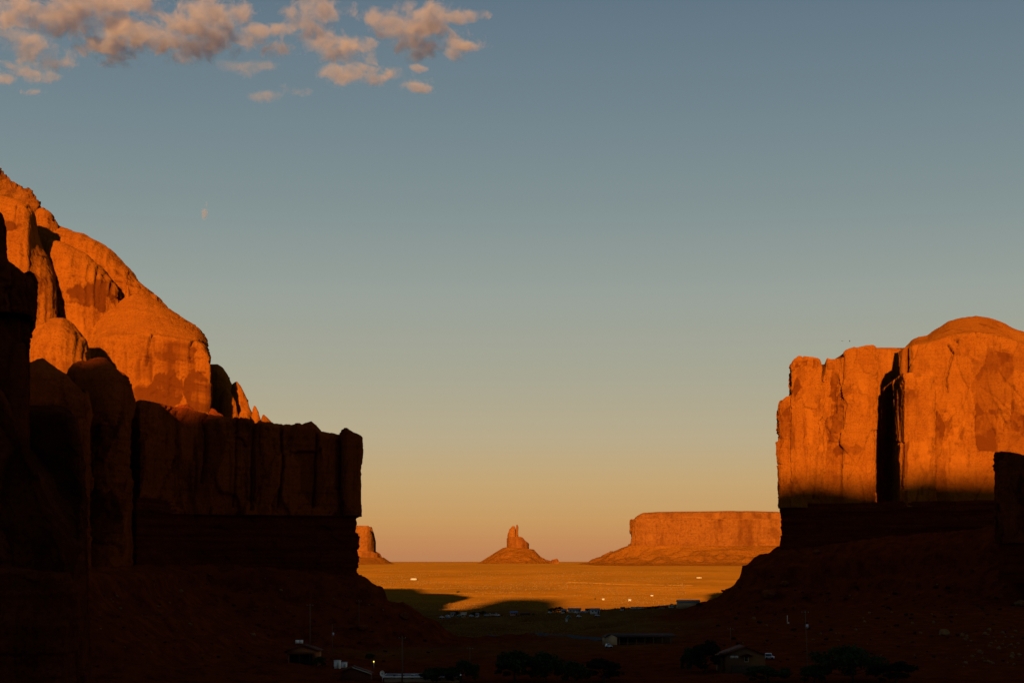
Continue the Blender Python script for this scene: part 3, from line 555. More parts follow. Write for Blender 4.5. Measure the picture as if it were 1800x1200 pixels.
# ------------------------------------------------------------------ right butte
def right_butte():
    r = thing('sandstone_butte', (X(1560, 1010), 1010, 0), 'sunlit orange sandstone butte with a dark vertical cleft and a rounded top', 'butte')
    A = lambda *a, **k: under(r, rock_block(*a, **k))
    zb = Z(892, 1000)
    kw = dict(kind='cliff', ds=0.6, dz=0.6)
    A('rock_buttress', M_CLIFF, [back(1367, 1007, 1080, 16), back(1366, 1005, 1030, 16), P2(1365, 1002), P2(1374, 998.5), P2(1388, 997.5), P2(1394, 999), P2(1396, 1010), back(1396, 1015, 1080, 12)],
      [(1360, 745), (1366, 724), (1370, 712), (1375, 702), (1381, 697), (1390, 695), (1400, 696)], 1001, zb, rim=(2.2, 5), round_=1, seed=101, amp=0.6, joint=9, batter=-0.004, cracks=[(0.9, 1.2, [(1366, 740), (1390, 742)]), (0.9, 1.0, [(1364, 815), (1388, 820)])], **{**kw, 'ds': 0.45, 'dz': 0.45})
    A('cliff_wall', M_CLIFF, [back(1389, 1002, 1120, 14), back(1389, 1001, 1040, 14), P2(1388.5, 998), P2(1391, 995.5), P2(1418, 995), P2(1445, 996), P2(1449, 1001), P2(1466, 1003), P2(1478, 1002), P2(1482, 998), P2(1515, 997), P2(1538, 998), P2(1541.5, 1002), back(1541, 1006, 1060, -3), back(1541, 1006, 1120, -3)],
      [(1380, 650), (1386.5, 645), (1390, 640), (1397, 633), (1405, 627.5), (1420, 628), (1438, 630), (1442, 632), (1444.5, 640), (1445.5, 658), (1447.5, 668), (1450.5, 662), (1453, 642), (1454.5, 627), (1460, 628), (1478, 630), (1482, 626), (1484, 620), (1488, 616), (1500, 612), (1512, 609), (1522, 607.5), (1560, 608)],
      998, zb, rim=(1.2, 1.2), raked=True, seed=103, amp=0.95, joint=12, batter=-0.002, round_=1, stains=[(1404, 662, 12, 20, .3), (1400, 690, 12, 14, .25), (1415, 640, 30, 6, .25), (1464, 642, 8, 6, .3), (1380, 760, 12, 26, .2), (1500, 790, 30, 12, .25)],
      cracks=[(1.6, 5.0, [(1447, 660), (1446, 720), (1440, 780), (1432, 830), (1430, 875)]), (1.2, 5.0, [(1474, 680), (1472, 722), (1466, 764)]), (1.2, 2.5, [(1483, 625), (1482, 660), (1478, 700)]), (1.1, 1.2, [(1520, 612), (1540, 632), (1552, 658)]), (1.0, 1.0, [(1452, 850), (1458, 820), (1470, 800)]), (1.0, 1.0, [(1418, 700), (1420, 760), (1416, 800)])], **{**kw, 'ds': 0.5, 'dz': 0.5})
    A('cliff_wall', M_CLIFF, [back(1490, 1096, 1180), P2(1490, 1090), P2(1530, 1084), P2(1600, 1084), P2(1680, 1090), back(1680, 1090, 1180)],
      [(1480, 608), (1600, 607), (1690, 607)], 1087, zb, rim=(10, 9), seed=109, amp=0.7, kind='dome', ds=0.7, dz=0.7)
    # the block that stands forward of the cleft: its left side runs straight back
    A('rock_pillar', M_CLIFF, [back(1586.5, 990, 1080, 4), back(1586.5, 990, 1040, 4), P2(1586, 985), P2(1589, 981), P2(1620, 980), P2(1640, 981), P2(1643, 988), back(1644, 995, 1080)],
      [(1540, 655), (1578, 652), (1588, 655), (1600, 655), (1630, 657), (1642, 662), (1648, 670)], 983, zb, rim=(2, 2), round_=1, seed=111, amp=0.6, joint=12, batter=-0.003, **kw)
    A('rock_slab', M_CLIFF, [back(1577, 1020, 1060), P2(1577, 1012), P2(1584, 1004), P2(1594, 1003), P2(1598, 1010), back(1598, 1015, 1060)],
      [(1574, 640), (1580, 625), (1586, 614), (1594, 608), (1600, 606)], 1006, Z(760, 1006), rim=(1.5, 4), seed=113, amp=0.5, joint=6, kind='cliff', ds=0.5, dz=0.5, batter=0.02)
    A('cliff_wall', M_CLIFF, [back(1597, 1010, 1200, 22), P2(1597, 1003), P2(1610, 996), P2(1680, 990), P2(1760, 984), P2(1850, 975), P2(2000, 960), P2(2150, 955), back(2200, 965, 1200)],
      [(1590, 612), (1598, 603), (1604, 597), (1615, 592), (1630, 590), (1640, 582), (1655, 573), (1668, 564), (1690, 559), (1715, 556), (1735, 558), (1752, 562), (1770, 570), (1782, 577), (1800, 582), (1900, 612), (2000, 640), (2150, 650), (2210, 670)], 990, zb,
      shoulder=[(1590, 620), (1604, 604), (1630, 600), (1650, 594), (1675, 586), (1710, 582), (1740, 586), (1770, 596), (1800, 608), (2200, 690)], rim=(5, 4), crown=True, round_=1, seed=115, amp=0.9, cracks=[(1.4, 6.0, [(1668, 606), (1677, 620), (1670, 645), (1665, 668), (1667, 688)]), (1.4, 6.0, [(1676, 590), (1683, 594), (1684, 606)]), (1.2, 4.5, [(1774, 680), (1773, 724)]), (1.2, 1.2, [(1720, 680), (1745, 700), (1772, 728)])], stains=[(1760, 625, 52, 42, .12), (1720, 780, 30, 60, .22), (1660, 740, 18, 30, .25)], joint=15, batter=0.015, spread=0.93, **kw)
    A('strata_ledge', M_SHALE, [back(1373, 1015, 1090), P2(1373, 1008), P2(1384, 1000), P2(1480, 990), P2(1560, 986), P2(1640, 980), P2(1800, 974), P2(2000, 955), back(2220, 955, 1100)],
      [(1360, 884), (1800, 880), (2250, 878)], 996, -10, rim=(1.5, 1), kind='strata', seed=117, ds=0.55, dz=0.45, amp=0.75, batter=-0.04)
    r2 = thing('rock_outcrop', (X(1800, 780), 780, 0), 'dark flat-topped rock outcrop in shade standing before the sunlit right-hand cliff', 'rock outcrop')
    under(r2, rock_block('rock_wall', M_OUTCROP, [back(1752, 790, 880), P2(1748, 782), P2(1756, 774), P2(1800, 768), P2(1950, 755), P2(2100, 752), back(2150, 760, 880)],
      [(1744, 812), (1747, 803), (1751, 796), (1758, 792), (1768, 792), (1785, 798), (1800, 803), (1850, 818), (1950, 830), (2160, 850)], 772, 8, rim=(1.5, 1.8), kind='cliff', seed=121, ds=0.45, dz=0.45, amp=0.65, joint=8, batter=0.0))
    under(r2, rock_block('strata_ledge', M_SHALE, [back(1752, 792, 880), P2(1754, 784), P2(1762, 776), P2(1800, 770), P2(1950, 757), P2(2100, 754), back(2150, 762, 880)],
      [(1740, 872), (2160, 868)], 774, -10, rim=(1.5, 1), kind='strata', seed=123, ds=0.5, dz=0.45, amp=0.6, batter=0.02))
right_butte()

# ------------------------------------------------------------------ far buttes on the horizon
def talus_apron(name, mat, ring_in, z_in, ring_out, z_out, seed, gully=0.12, n=360, k=26):
    """an apron of scree between the cliff foot (inner ring) and the plain (outer ring)"""
    def res(r):
        r = np.array(r, float); q = np.vstack([r, r[:1]]); s = np.concatenate([[0], np.cumsum(np.hypot(*(q[1:]-q[:-1]).T))]); t = np.linspace(0, s[-1], n, endpoint=False)
        return np.stack([np.interp(t, s, q[:, 0]), np.interp(t, s, q[:, 1])], 1)
    a, b = res(ring_in), res(ring_out); rows = []
    zi = z_in(a[:, 0]) if callable(z_in) else np.full(n, z_in); zo = z_out(b[:, 0]) if callable(z_out) else np.full(n, z_out)
    for j in range(k+1):
        t = j/k; p = a*(1-t)+b*t; s = (1-t)**1.5; z = zo+(zi-zo)*s
        g = fbm(p[:, 0]/38+t*1.2, p[:, 1]/38, p[:, 0]*0, 4, seed); z = z+(zi-zo)*gully*g*math.sin(math.pi*min(1, t*1.3))*(1 if t < 0.77 else 0.6)
        rows.append(np.stack([p[:, 0], p[:, 1], z], -1))
    c = np.stack([a.mean(0)[0]+(a[:, 0]-a.mean(0)[0])*0.02, np.full(n, a.mean(0)[1]), zi], -1)
    G = np.array([c]+rows); m = len(G); idx = np.arange(m*n).reshape(m, n); nx = np.roll(idx, -1, 1)
    faces = np.stack([idx[:-1], idx[1:], nx[1:], nx[:-1]], -1).reshape(-1, 4)
    o = mesh_object(name, G.reshape(-1, 3), faces, mat)
    at = o.data.attributes.new('tone', 'FLOAT', 'POINT'); at.data.foreach_set('value', np.full(m*n, 0.5, np.float32))
    return o
def far_buttes():
    D = 5600.0
    r = thing('mesa', (X(1280, D), D, -8), 'long flat-topped sunlit mesa on the horizon beside the right butte', 'mesa')
    path = [P2(1107, D+40), P2(1110, D), P2(1160, D-50), P2(1280, D-60), P2(1400, D-20), P2(1520, D+60), P2(1560, D+250), P2(1500, D+700), P2(1150, D+600)]
    kw = dict(ds=3.0, dz=3.0)
    under(r, rock_block('cliff_wall', M_FAR, path, [(1100, 914), (1112, 911), (1560, 911)], D-40, Z(966, D), rim=(5, 5), kind='far', seed=201, batter=0.03, amp=0.5, **kw))
    under(r, rock_block('caprock', M_FAR, [P2(1112, D+50), P2(1118, D+16), P2(1165, D-30), P2(1280, D-40), P2(1400, D), P2(1515, D+80), P2(1540, D+250), P2(1490, D+650), P2(1160, D+560)],
      [(1104, 912), (1113, 907), (1124, 900), (1150, 898.5), (1200, 898), (1280, 897), (1340, 897.5), (1400, 899), (1560, 902)], D-20, Z(916, D), rim=(30, 16), kind='far', seed=203, batter=0.5, amp=0.2, **kw))
    under(r, talus_apron('talus_slope', M_FARTALUS, [(X(a, D), b) for a, b in [(1104, D+60), (1107, D-12), (1160, D-70), (1280, D-80), (1400, D-40), (1530, D+50), (1570, D+250), (1500, D+720), (1150, D+620)]], Z(959, D),
      [(X(a, D), b) for a, b in [(1000, D+300), (1020, D-160), (1110, D-330), (1280, D-420), (1440, D-400), (1620, D-250), (1700, D+250), (1600, D+1100), (1100, D+900)]], -17.0, 205, gully=0.30))
    D = 6300.0
    r = thing('spired_butte', (X(910, D), D, -12), 'small butte with a thin finger spire on a broad talus cone', 'butte')
    kw = dict(kind='far', ds=1.6, dz=1.6, amp=0.08)
    def slab(n, a, b, th, tp, base, seed, rim=(6, 6), dd=0):
        xa, xb = X(a, D), X(b, D); y = D+dd
        under(r, rock_block(n, M_FAR, [(xa, y+th*.9), (xa, y+th*.25), (xa+(xb-xa)*.15, y), (xa+(xb-xa)*.85, y), (xb, y+th*.25), (xb, y+th*.9), ((xa+xb)/2, y+th)], tp, D, Z(base, D), rim=rim, seed=seed, batter=0.0, round_=1, **kw))
    slab('cliff_base', 891, 930, 110, [(889, 945), (892, 943), (906, 943), (911, 944), (920, 946), (925, 950), (930, 953), (932, 960)], 966, 211)
    slab('rock_tower', 892.5, 907, 70, [(891, 946), (893, 936), (895.5, 929), (898, 927.5), (899.5, 925), (902, 923.5), (904.5, 924), (906, 928), (908, 932)], 950, 213, rim=(3, 3), dd=12)
    slab('finger_spire', 906.8, 911.2, 22, [(906, 926), (907.5, 922), (909, 921), (910.5, 922), (911.5, 926)], 948, 215, rim=(2, 4), dd=16)
    slab('rock_shoulder', 905, 922, 60, [(904, 943), (910, 942.5), (915, 942.5), (919, 944), (922, 947)], 952, 217, rim=(3, 3), dd=10)
    ctr = X(909, D)
    def ring(rx, ry, cx=0, n=40): return [(ctr+cx+rx*math.cos(2*math.pi*i/n), D+55+ry*math.sin(2*math.pi*i/n)) for i in range(n)][::-1]
    def zin(x): return np.interp(x, [X(880, D), X(892, D), X(929, D), X(938, D)], [Z(963, D), Z(961, D), Z(964, D), Z(965, D)])
    under(r, talus_apron('talus_slope', M_FARTALUS, ring(58, 80, 4), zin, ring(165, 330, -14), Z(992.5, D)-3, 219, gully=0.16))
    slab('rock_fin', 968, 984, 60, [(966, 986), (970, 983), (975, 982), (979, 981), (982, 984), (984, 990)], 996, 221, rim=(4, 4), dd=-40)
    slab('rock_ridge', 928, 974, 120, [(926, 970), (932, 968), (938, 972), (944, 977), (950, 981), (958, 982.5), (966, 984), (974, 986)], 998, 223, rim=(14, 7), dd=-20)
    D = 5900.0
    r = thing('tower_butte', (X(610, D), D, -12), 'orange rock tower with stepped foot just past the end of the left cliff', 'butte')
    kw = dict(kind='far', ds=2.2, dz=2.2, amp=0.12)
    slab('rock_tower', 560, 655, 200, [(556, 926), (600, 923), (647, 923.5), (649, 930), (653, 940), (655, 950), (656, 962)], 985, 231, rim=(4, 4))
    slab('rock_step', 560, 669, 220, [(556, 968), (655, 968), (660, 970), (666, 972), (669, 980), (672, 986)], 998, 233, rim=(8, 8), dd=-40)
    ctr = X(612, D)
    under(r, talus_apron('talus_slope', M_FARTALUS, [(ctr+(150 if 0 else 118)*math.cos(-2*math.pi*i/40), D+60+170*math.sin(-2*math.pi*i/40)) for i in range(40)], Z(979, D), [(ctr+175*math.cos(-2*math.pi*i/40), D+60+340*math.sin(-2*math.pi*i/40)) for i in range(40)], Z(992, D)-3, 235, gully=0.1))
far_buttes()

# ------------------------------------------------------------------ clouds: real bodies of droplets, lit on the sunward side, flat and grey below
def cloud_mat(name, lobes, dens):
    m = bpy.data.materials.new(name); m.use_nodes = True; N, L = m.node_tree.nodes, m.node_tree.links; N.clear()
    out = N.new('ShaderNodeOutputMaterial'); v = N.new('ShaderNodeVolumePrincipled'); L.new(v.outputs[0], out.inputs['Volume'])
    v.inputs['Color'].default_value = (0.70, 0.69, 0.82, 1); v.inputs['Anisotropy'].default_value = 0.0
    g = N.new('ShaderNodeTexCoord'); P = g.outputs['Object']; acc = None
    def math_(op, a, b=None):
        q = N.new('ShaderNodeMath'); q.operation = op
        for s_, x in zip(q.inputs, (a, b)):
            if x is None: continue
            if isinstance(x, (int, float)): s_.default_value = x
            else: L.new(x, s_)
        return q.outputs[0]
    for (c, r) in lobes:
        q = N.new('ShaderNodeVectorMath'); q.operation = 'SUBTRACT'; L.new(P, q.inputs[0]); q.inputs[1].default_value = c
        w = N.new('ShaderNodeVectorMath'); w.operation = 'DIVIDE'; L.new(q.outputs[0], w.inputs[0]); w.inputs[1].default_value = r
        l = N.new('ShaderNodeVectorMath'); l.operation = 'LENGTH'; L.new(w.outputs[0], l.inputs[0])
        k = math_('SUBTRACT', 1.0, l.outputs['Value']); acc = k if acc is None else math_('MAXIMUM', acc, k)
    n = N.new('ShaderNodeTexNoise'); n.inputs['Scale'].default_value = 1/46.0; n.inputs['Detail'].default_value = 8; n.inputs['Roughness'].default_value = 0.66; n.inputs['Distortion'].default_value = 0.5; L.new(P, n.inputs['Vector'])
    d = math_('ADD', acc, math_('MULTIPLY', math_('SUBTRACT', n.outputs['Fac'], 0.585), 3.9))
    mr = N.new('ShaderNodeMapRange'); mr.inputs['From Min'].default_value = 0.0; mr.inputs['From Max'].default_value = 0.55; mr.inputs['To Max'].default_value = dens; L.new(d, mr.inputs['Value'])
    L.new(mr.outputs[0], v.inputs['Density'])
    return m
def ico(sub=2):
    import bmesh
    b = bmesh.new(); bmesh.ops.create_icosphere(b, subdivisions=sub, radius=1.0); v = np.array([x.co[:] for x in b.verts]); f = [[q.index for q in p.verts] for p in b.faces]; b.free(); return v, f
ICO_V, ICO_F = ico(2)
def cloud(label, lobes_px, dens=0.025, group='clouds drifting over the left half of the sky'):
    """lobes: (px, row, half width px, half height px, distance offset)"""
    D0 = 4000.0; lobes = []; mb = MB(); cx = np.mean([q[0] for q in lobes_px]); cy = np.mean([q[1] for q in lobes_px]); C0 = np.array([X(cx, D0), D0, Z(cy, D0)])
    for (px, row, rx, ry, off) in lobes_px:
        d = D0+off; c = np.array([X(px, d), d, Z(row, d)])-C0; r = (rx/F*d*1.25, max(rx, ry)/F*d*1.25, ry/F*d*1.3)
        lobes.append((tuple(c), r)); mb.add(ICO_V*np.array(r)*1.12+c, ICO_F)
    tmp = mb.build('cloud_hull', []); md = tmp.modifiers.new('r', 'REMESH'); md.mode = 'VOXEL'; md.voxel_size = 9.0
    dg = bpy.context.evaluated_depsgraph_get(); me = bpy.data.meshes.new_from_object(tmp.evaluated_get(dg)); me.name = 'cloud'
    bpy.data.objects.remove(tmp)
    me.materials.clear(); me.materials.append(cloud_mat('cloud_droplets', lobes, dens))
    o = bpy.data.objects.new('cloud', me); COL.objects.link(o); o.location = tuple(C0)
    return tag(o, label, 'cloud', group)
def clouds():
    cloud('long grey and peach cloud in the top corner above the left butte', [(118, 10, 76, 18, 0), (40, 14, 50, 14, 20), (195, 12, 66, 18, 30), (120, 34, 88, 20, 80), (200, 36, 70, 18, 90), (20, 34, 46, 16, 70), (240, 4, 60, 18, 40), (90, 48, 60, 12, 130)])
    cloud('biggest cloud, a glowing rounded top over a wide grey base', [(372, 20, 66, 24, 0), (300, 36, 48, 14, 0), (415, 18, 32, 17, -10), (360, 58, 72, 24, 110), (250, 66, 74, 20, 110), (190, 84, 66, 15, 190), (330, 80, 84, 18, 180), (205, 104, 44, 10, 240), (400, 50, 40, 16, 90)])
    cloud('ragged peach cloud between the biggest cloud and the one with a horn', [(565, 12, 50, 20, 0), (512, 22, 26, 14, 10), (556, 44, 36, 20, 80), (456, 54, 28, 13, 20), (494, 52, 30, 13, 30), (452, 76, 32, 14, 90), (490, 88, 34, 12, 130), (540, 60, 36, 16, 130)])
    cloud('peach cloud with a small horn at its left end, rightmost of the row', [(655, 30, 26, 17, 0), (690, 38, 40, 15, 10), (748, 24, 54, 18, 0), (832, 25, 28, 10, 0), (790, 30, 38, 12, 10), (742, 52, 70, 22, 90), (738, 80, 52, 20, 170), (815, 78, 44, 9, 20), (800, 92, 34, 12, 70), (690, 58, 40, 14, 100), (735, 98, 34, 10, 230)])
    cloud('small rounded cloud just below the ragged peach cloud', [(578, 70, 42, 13, 0), (624, 82, 38, 11, 10), (600, 92, 56, 14, 80)])
    cloud('low cloud trailing off to the right, lowest of the large ones', [(644, 116, 36, 10, 0), (688, 132, 28, 9, 0), (735, 151, 38, 8, 0), (610, 132, 44, 18, 80), (735, 121, 18, 5, 0), (660, 140, 30, 10, 80)])
    cloud('small peach streaks at the left edge of the sky', [(28, 120, 46, 8, 0), (68, 138, 38, 7, 10), (58, 162, 22, 5, 0), (8, 138, 26, 9, 10)], dens=0.02)
    cloud('dim grey cloud above the small peach streaks', [(14, 56, 46, 9, 0), (62, 92, 52, 17, 110), (95, 112, 38, 13, 170), (40, 70, 40, 14, 60)], dens=0.018)
    cloud('faint pair of peach wisps under the ragged cloud', [(462, 168, 36, 8, 0), (523, 163, 24, 6, 0), (498, 152, 10, 6, 0)], dens=0.010)
    cloud('thin grey wisp below the biggest cloud', [(430, 120, 46, 9, 60), (470, 118, 28, 7, 60)], dens=0.008)
    cloud('tiny lone upright wisp of peach cloud in the clear sky', [(360, 374, 6, 11, 0), (363, 360, 3.5, 8, 0)], dens=0.03)
clouds()

# ------------------------------------------------------------------ small things on the ground
SCAN = np.concatenate([np.arange(300, 1200, 1.0), np.geomspace(1200, 7000, 1500)])
def drop(px, row, lo=300):
    """where the sight line through a pixel of the photograph meets the ground"""
    d = SCAN[SCAN >= lo]; g = ground_z(X(px, d), d); h = np.where(g >= Z(row, d))[0]
    dd = float(d[h[0]]) if len(h) else 2500.0
    x = X(px, dd); return x, dd, gz(x, dd)

M_WHITE = plain_mat('white_paint', (0.50, 0.48, 0.43)); M_BRIGHT = plain_mat('fresh_white_paint', (0.84, 0.80, 0.66)); M_CREAM = plain_mat('cream_siding', (0.50, 0.42, 0.30)); M_TAN = plain_mat('tan_stucco', (0.36, 0.24, 0.13))
M_ORANGE = plain_mat('orange_stucco', (0.30, 0.10, 0.035)); M_ROOFRED = plain_mat('red_brown_roofing', (0.10, 0.030, 0.018), scale=6); M_ROOFGREY = plain_mat('grey_roofing', (0.17, 0.16, 0.16), scale=6)
M_ROOFBLUE = plain_mat('blue_roofing', (0.10, 0.13, 0.22)); M_DARKGLASS = plain_mat('dark_glass', (0.02, 0.022, 0.025), rough=0.15); M_PALEGLASS = plain_mat('pale_blinds', (0.42, 0.40, 0.32), rough=0.5)
M_WOOD = plain_mat('weathered_pole_wood', (0.11, 0.065, 0.032), scale=4); M_METAL = plain_mat('galvanised_metal', (0.45, 0.45, 0.44), rough=0.45, metallic=0.6); M_RUBBER = plain_mat('black_rubber', (0.015, 0.015, 0.015))
M_CARWHITE = plain_mat('white_car_paint', (0.48, 0.51, 0.55), rough=0.3, var=0.03); M_CARBLUE = plain_mat('blue_car_paint', (0.10, 0.22, 0.42), rough=0.3, var=0.03); M_CARRED = plain_mat('red_car_paint', (0.34, 0.04, 0.02), rough=0.3, var=0.03); M_CARTEAL = plain_mat('teal_car_paint', (0.03, 0.22, 0.2), rough=0.3, var=0.03)
M_DARKWOOD = plain_mat('dark_stained_timber', (0.06, 0.035, 0.022), scale=4); M_PINK = plain_mat('salmon_stucco', (0.48, 0.24, 0.17)); M_SHEDROOF = plain_mat('dull_purple_metal_roof', (0.035, 0.016, 0.013), scale=1.5)
M_LAMP = emit_mat('yellow_lamp_glow', (1.0, 0.78, 0.05), 1.1)
M_BARK = plain_mat('bark', (0.07, 0.05, 0.035), scale=5); M_WIRE = plain_mat('black_cable', (0.03, 0.022, 0.018))
def leaf_mat(name, a, b):
    m = bpy.data.materials.new(name); m.use_nodes = True; N, L = m.node_tree.nodes, m.node_tree.links; N.clear()
    o = N.new('ShaderNodeOutputMaterial'); d = N.new('ShaderNodeBsdfDiffuse'); t = N.new('ShaderNodeBsdfTranslucent'); x = N.new('ShaderNodeMixShader'); x.inputs[0].default_value = 0.3
    g = N.new('ShaderNodeNewGeometry'); mx = N.new('ShaderNodeMix'); mx.data_type = 'RGBA'; L.new(g.outputs['Random Per Island'], mx.inputs['Factor']); mx.inputs[6].default_value = (*a, 1); mx.inputs[7].default_value = (*b, 1)
    L.new(mx.outputs[2], d.inputs[0]); L.new(mx.outputs[2], t.inputs[0]); L.new(d.outputs[0], x.inputs[1]); L.new(t.outputs[0], x.inputs[2]); L.new(x.outputs[0], o.inputs[0]); return m
M_LEAF = leaf_mat('dark_green_leaves', (0.018, 0.030, 0.010), (0.045, 0.060, 0.018)); M_SAGE = leaf_mat('sage_leaves', (0.035, 0.030, 0.012), (0.075, 0.062, 0.026)); M_DRY = leaf_mat('dry_grass_blades', (0.17, 0.085, 0.018), (0.26, 0.135, 0.03))
M_BLACKGREEN = leaf_mat('juniper_leaves', (0.010, 0.014, 0.006), (0.022, 0.026, 0.010))
M_BOULDER = rock_mat('boulder_red', (0.13, 0.032, 0.009), (0.17, 0.046, 0.013), (0.05, 0.012, 0.004), bump=0.7, patch=3)
M_BOULDERPALE = rock_mat('boulder_pale', (0.19, 0.095, 0.035), (0.25, 0.135, 0.055), (0.10, 0.04, 0.015), bump=0.7, patch=3)
for mm in (M_BOULDER, M_BOULDERPALE):
    for l in [l for l in mm.node_tree.links if l.from_node.type == 'ATTRIBUTE']: mm.node_tree.links.remove(l)
    for n in [n for n in mm.node_tree.nodes if n.type == 'MAP_RANGE' and not n.inputs['Value'].is_linked]: n.inputs['Value'].default_value = 0.5

def leaf_cloud(n, centres, size, seed):
    r = np.random.default_rng(seed); C = np.array([c[0] for c in centres]); R = np.array([c[1] for c in centres]); w = np.array([np.prod(q)**(2/3) for q in R]); k = r.choice(len(C), n, p=w/w.sum())
    d = r.normal(size=(n, 3)); d /= np.linalg.norm(d, axis=1, keepdims=True); p = C[k]+d*R[k]*(r.random((n, 1))**0.38)
    a = r.normal(size=(n, 3)); a /= np.linalg.norm(a, axis=1, keepdims=True); b = np.cross(a, r.normal(size=(n, 3))); b /= np.linalg.norm(b, axis=1, keepdims=True); s = size*(0.6+0.8*r.random((n, 1)))
    v = np.stack([p-a*s, p+b*s*0.55, p+a*s, p-b*s*0.55], 1).reshape(-1, 3); return v, np.arange(4*n).reshape(n, 4)

# ---- trees and shrubs
def make_tree(seed, spread, h, label, leaf=M_LEAF, n=2600, size=0.34):
    r = random.Random(seed); root = thing('tree', (0, 0, 0), label, 'tree')
    mb = MB(); mb.tube([(0, 0, -0.3), (0.05, 0.02, h*.18), (-.05, .06, h*.38), (.1, 0, h*.62)], [h*.035, h*.026, h*.02, h*.008]); cs = []
    for k in range(9):
        a = k*2.4+r.random(); z0 = h*(.2+.035*k); l = spread*(.5+.45*r.random()); e = (math.cos(a)*l, math.sin(a)*l, min(h*.86, z0+h*(.14+.22*r.random())))
        mb.tube([(0, 0, z0), (e[0]*.45, e[1]*.45, z0+(e[2]-z0)*.35), e], [h*.014, h*.009, h*.003], 5)
        q = spread*(.28+.22*r.random()); cs.append((e, (q, q, q*.72)))
    for k in range(4): q = spread*(.25+.2*r.random()); cs.append(((r.uniform(-.4, .4)*spread, r.uniform(-.4, .4)*spread, h*r.uniform(.6, .9)), (q, q, q*.7)))
    for k in range(5): q = spread*.2; a = r.random()*6.3; cs.append(((math.cos(a)*spread*.75, math.sin(a)*spread*.75, h*r.uniform(.18, .42)), (q, q, q*.8)))
    mb.build('trunk', M_BARK, root); v, f = leaf_cloud(n, cs, size, seed); o = mesh_object('crown', v, f, leaf); o.parent = root
    return root
T_SRC = [make_tree(1, 4.2, 8.0, 't'), make_tree(2, 5.2, 7.0, 't'), make_tree(3, 3.6, 9.5, 't', M_BLACKGREEN)]
used = [False]*3
def tree(k, px, row, wpx, hpx, label, group, lo=300, name=None):
    x, d, z = drop(px, row, lo)
    if used[k]: t = copy_tree(T_SRC[k])
    else: t = T_SRC[k]; used[k] = True
    w0, h0 = [(4.2*2.1, 8.0), (5.2*2.1, 7.0), (3.6*2.1, 9.5)][k]; s = wpx/F*d/w0; sz = hpx/F*d/h0
    t.location = (x, d, z-0.1); t.scale = (s, s, sz); t.rotation_euler = (0, 0, px*0.37); t['label'] = label; t['group'] = group; t['category'] = 'tree'
    return t
GN = 'trees in the shaded hollow at the foot of the frame'
for a in [(0, 905, 1199, 85, 62, 'broad dark tree at the bottom of the frame, left of the reddish shed'), (1, 960, 1200, 70, 52, 'wide low dark tree between the broad tree and the open shed'),
          (2, 1062, 1200, 76, 46, 'nearly black tree in front of the long open shed'), (1, 1010, 1203, 60, 40, 'small dark tree crowded between two larger ones at the bottom edge'),
          (0, 768, 1203, 70, 34, 'dark leafy tree hiding the right end of the flat white roof'), (1, 812, 1201, 56, 40, 'dark tree just right of the flat-roofed building, where the talus meets the flat'),
          (2, 1240, 1182, 60, 60, 'tall dark tree standing against the left side of the gabled house'), (1, 1215, 1184, 44, 44, 'smaller dark tree left of the tall tree beside the gabled house'),
          (0, 1350, 1200, 80, 34, 'low spreading tree in front of the gabled house and the white van'), (1, 1500, 1200, 130, 62, 'large loose greyish tree at the lower right, behind the leaning pole'), (0, 1432, 1204, 60, 40, 'dull green tree at the base of the leaning pole'),
          (2, 1575, 1203, 70, 44, 'dark tree on the right side of the large loose tree'), (0, 650, 1160, 20, 14, 'small dark tree by the yellow lamp'), (1, 560, 1172, 26, 18, 'dark bush-like tree against the orange gabled house')]:
    tree(*a, GN)
GV = 'dark round trees around the valley houses'
for a in [(0, 800, 1081, 13, 9, 'dark round tree, leftmost in the valley hamlet'), (1, 833, 1083, 14, 8, 'low dark tree in the middle of the left hamlet'), (0, 848, 1081, 13, 9, 'dark tree right of the low tree in the left hamlet'), (1, 971, 1076, 14, 8, 'wide dark tree beside the white house on the crest'),
          (2, 982, 1076, 13, 11, 'taller dark tree touching the white house on the crest'), (1, 880, 1082, 7, 3, 'tiny dark shrubby tree at the right end of the left hamlet'), (1, 938, 1081, 5, 4, 'small dark tree beside the dark shed in the valley'), (0, 1229, 1066, 11, 8, 'dark tree at the right end of the big hall'), (1, 1154, 1069, 13, 4, 'low dark scrubby tree between the trailers and the gabled houses'), (1, 1141, 1070, 8, 4, 'low dark tree just right of the paired white trailers')]:
    tree(*a, GV, 900)
for k, u in enumerate(used): assert u

def make_shrub(seed, leaf):
    r = random.Random(seed); cs = [((r.uniform(-.5, .5), r.uniform(-.5, .5), .25+.25*r.random()), (.35, .35, .3)) for _ in range(6)]
    v, f = leaf_cloud(240, cs, 0.13, seed); return mesh_object('desert_shrub', v, f, leaf)
SHR = [make_shrub(11, M_BLACKGREEN), make_shrub(12, M_BLACKGREEN), make_shrub(13, M_SAGE), make_shrub(14, M_BLACKGREEN)]
def rock_mesh(seed, mat):
    r = np.random.default_rng(seed); v, f = ico(4); pl = r.normal(size=(11, 3)); pl /= np.linalg.norm(pl, axis=1, keepdims=True); off = 0.62+0.3*r.random(11)
    for n, d in zip(pl, off): t = v@n; v = v-np.outer(np.clip(t-d, 0, None), n)
    v = v*(1+0.10*fbm(v[:, 0]*2.2, v[:, 1]*2.2, v[:, 2]*2.2, 4, seed)[:, None]); v[:, 2] *= 0.78
    return mesh_object('boulder', v, f, mat)
ROCKS = [rock_mesh(k, M_BOULDER) for k in range(4)]; PALE = [rock_mesh(k+10, M_BOULDERPALE) for k in range(4)]
fresh_src = set()
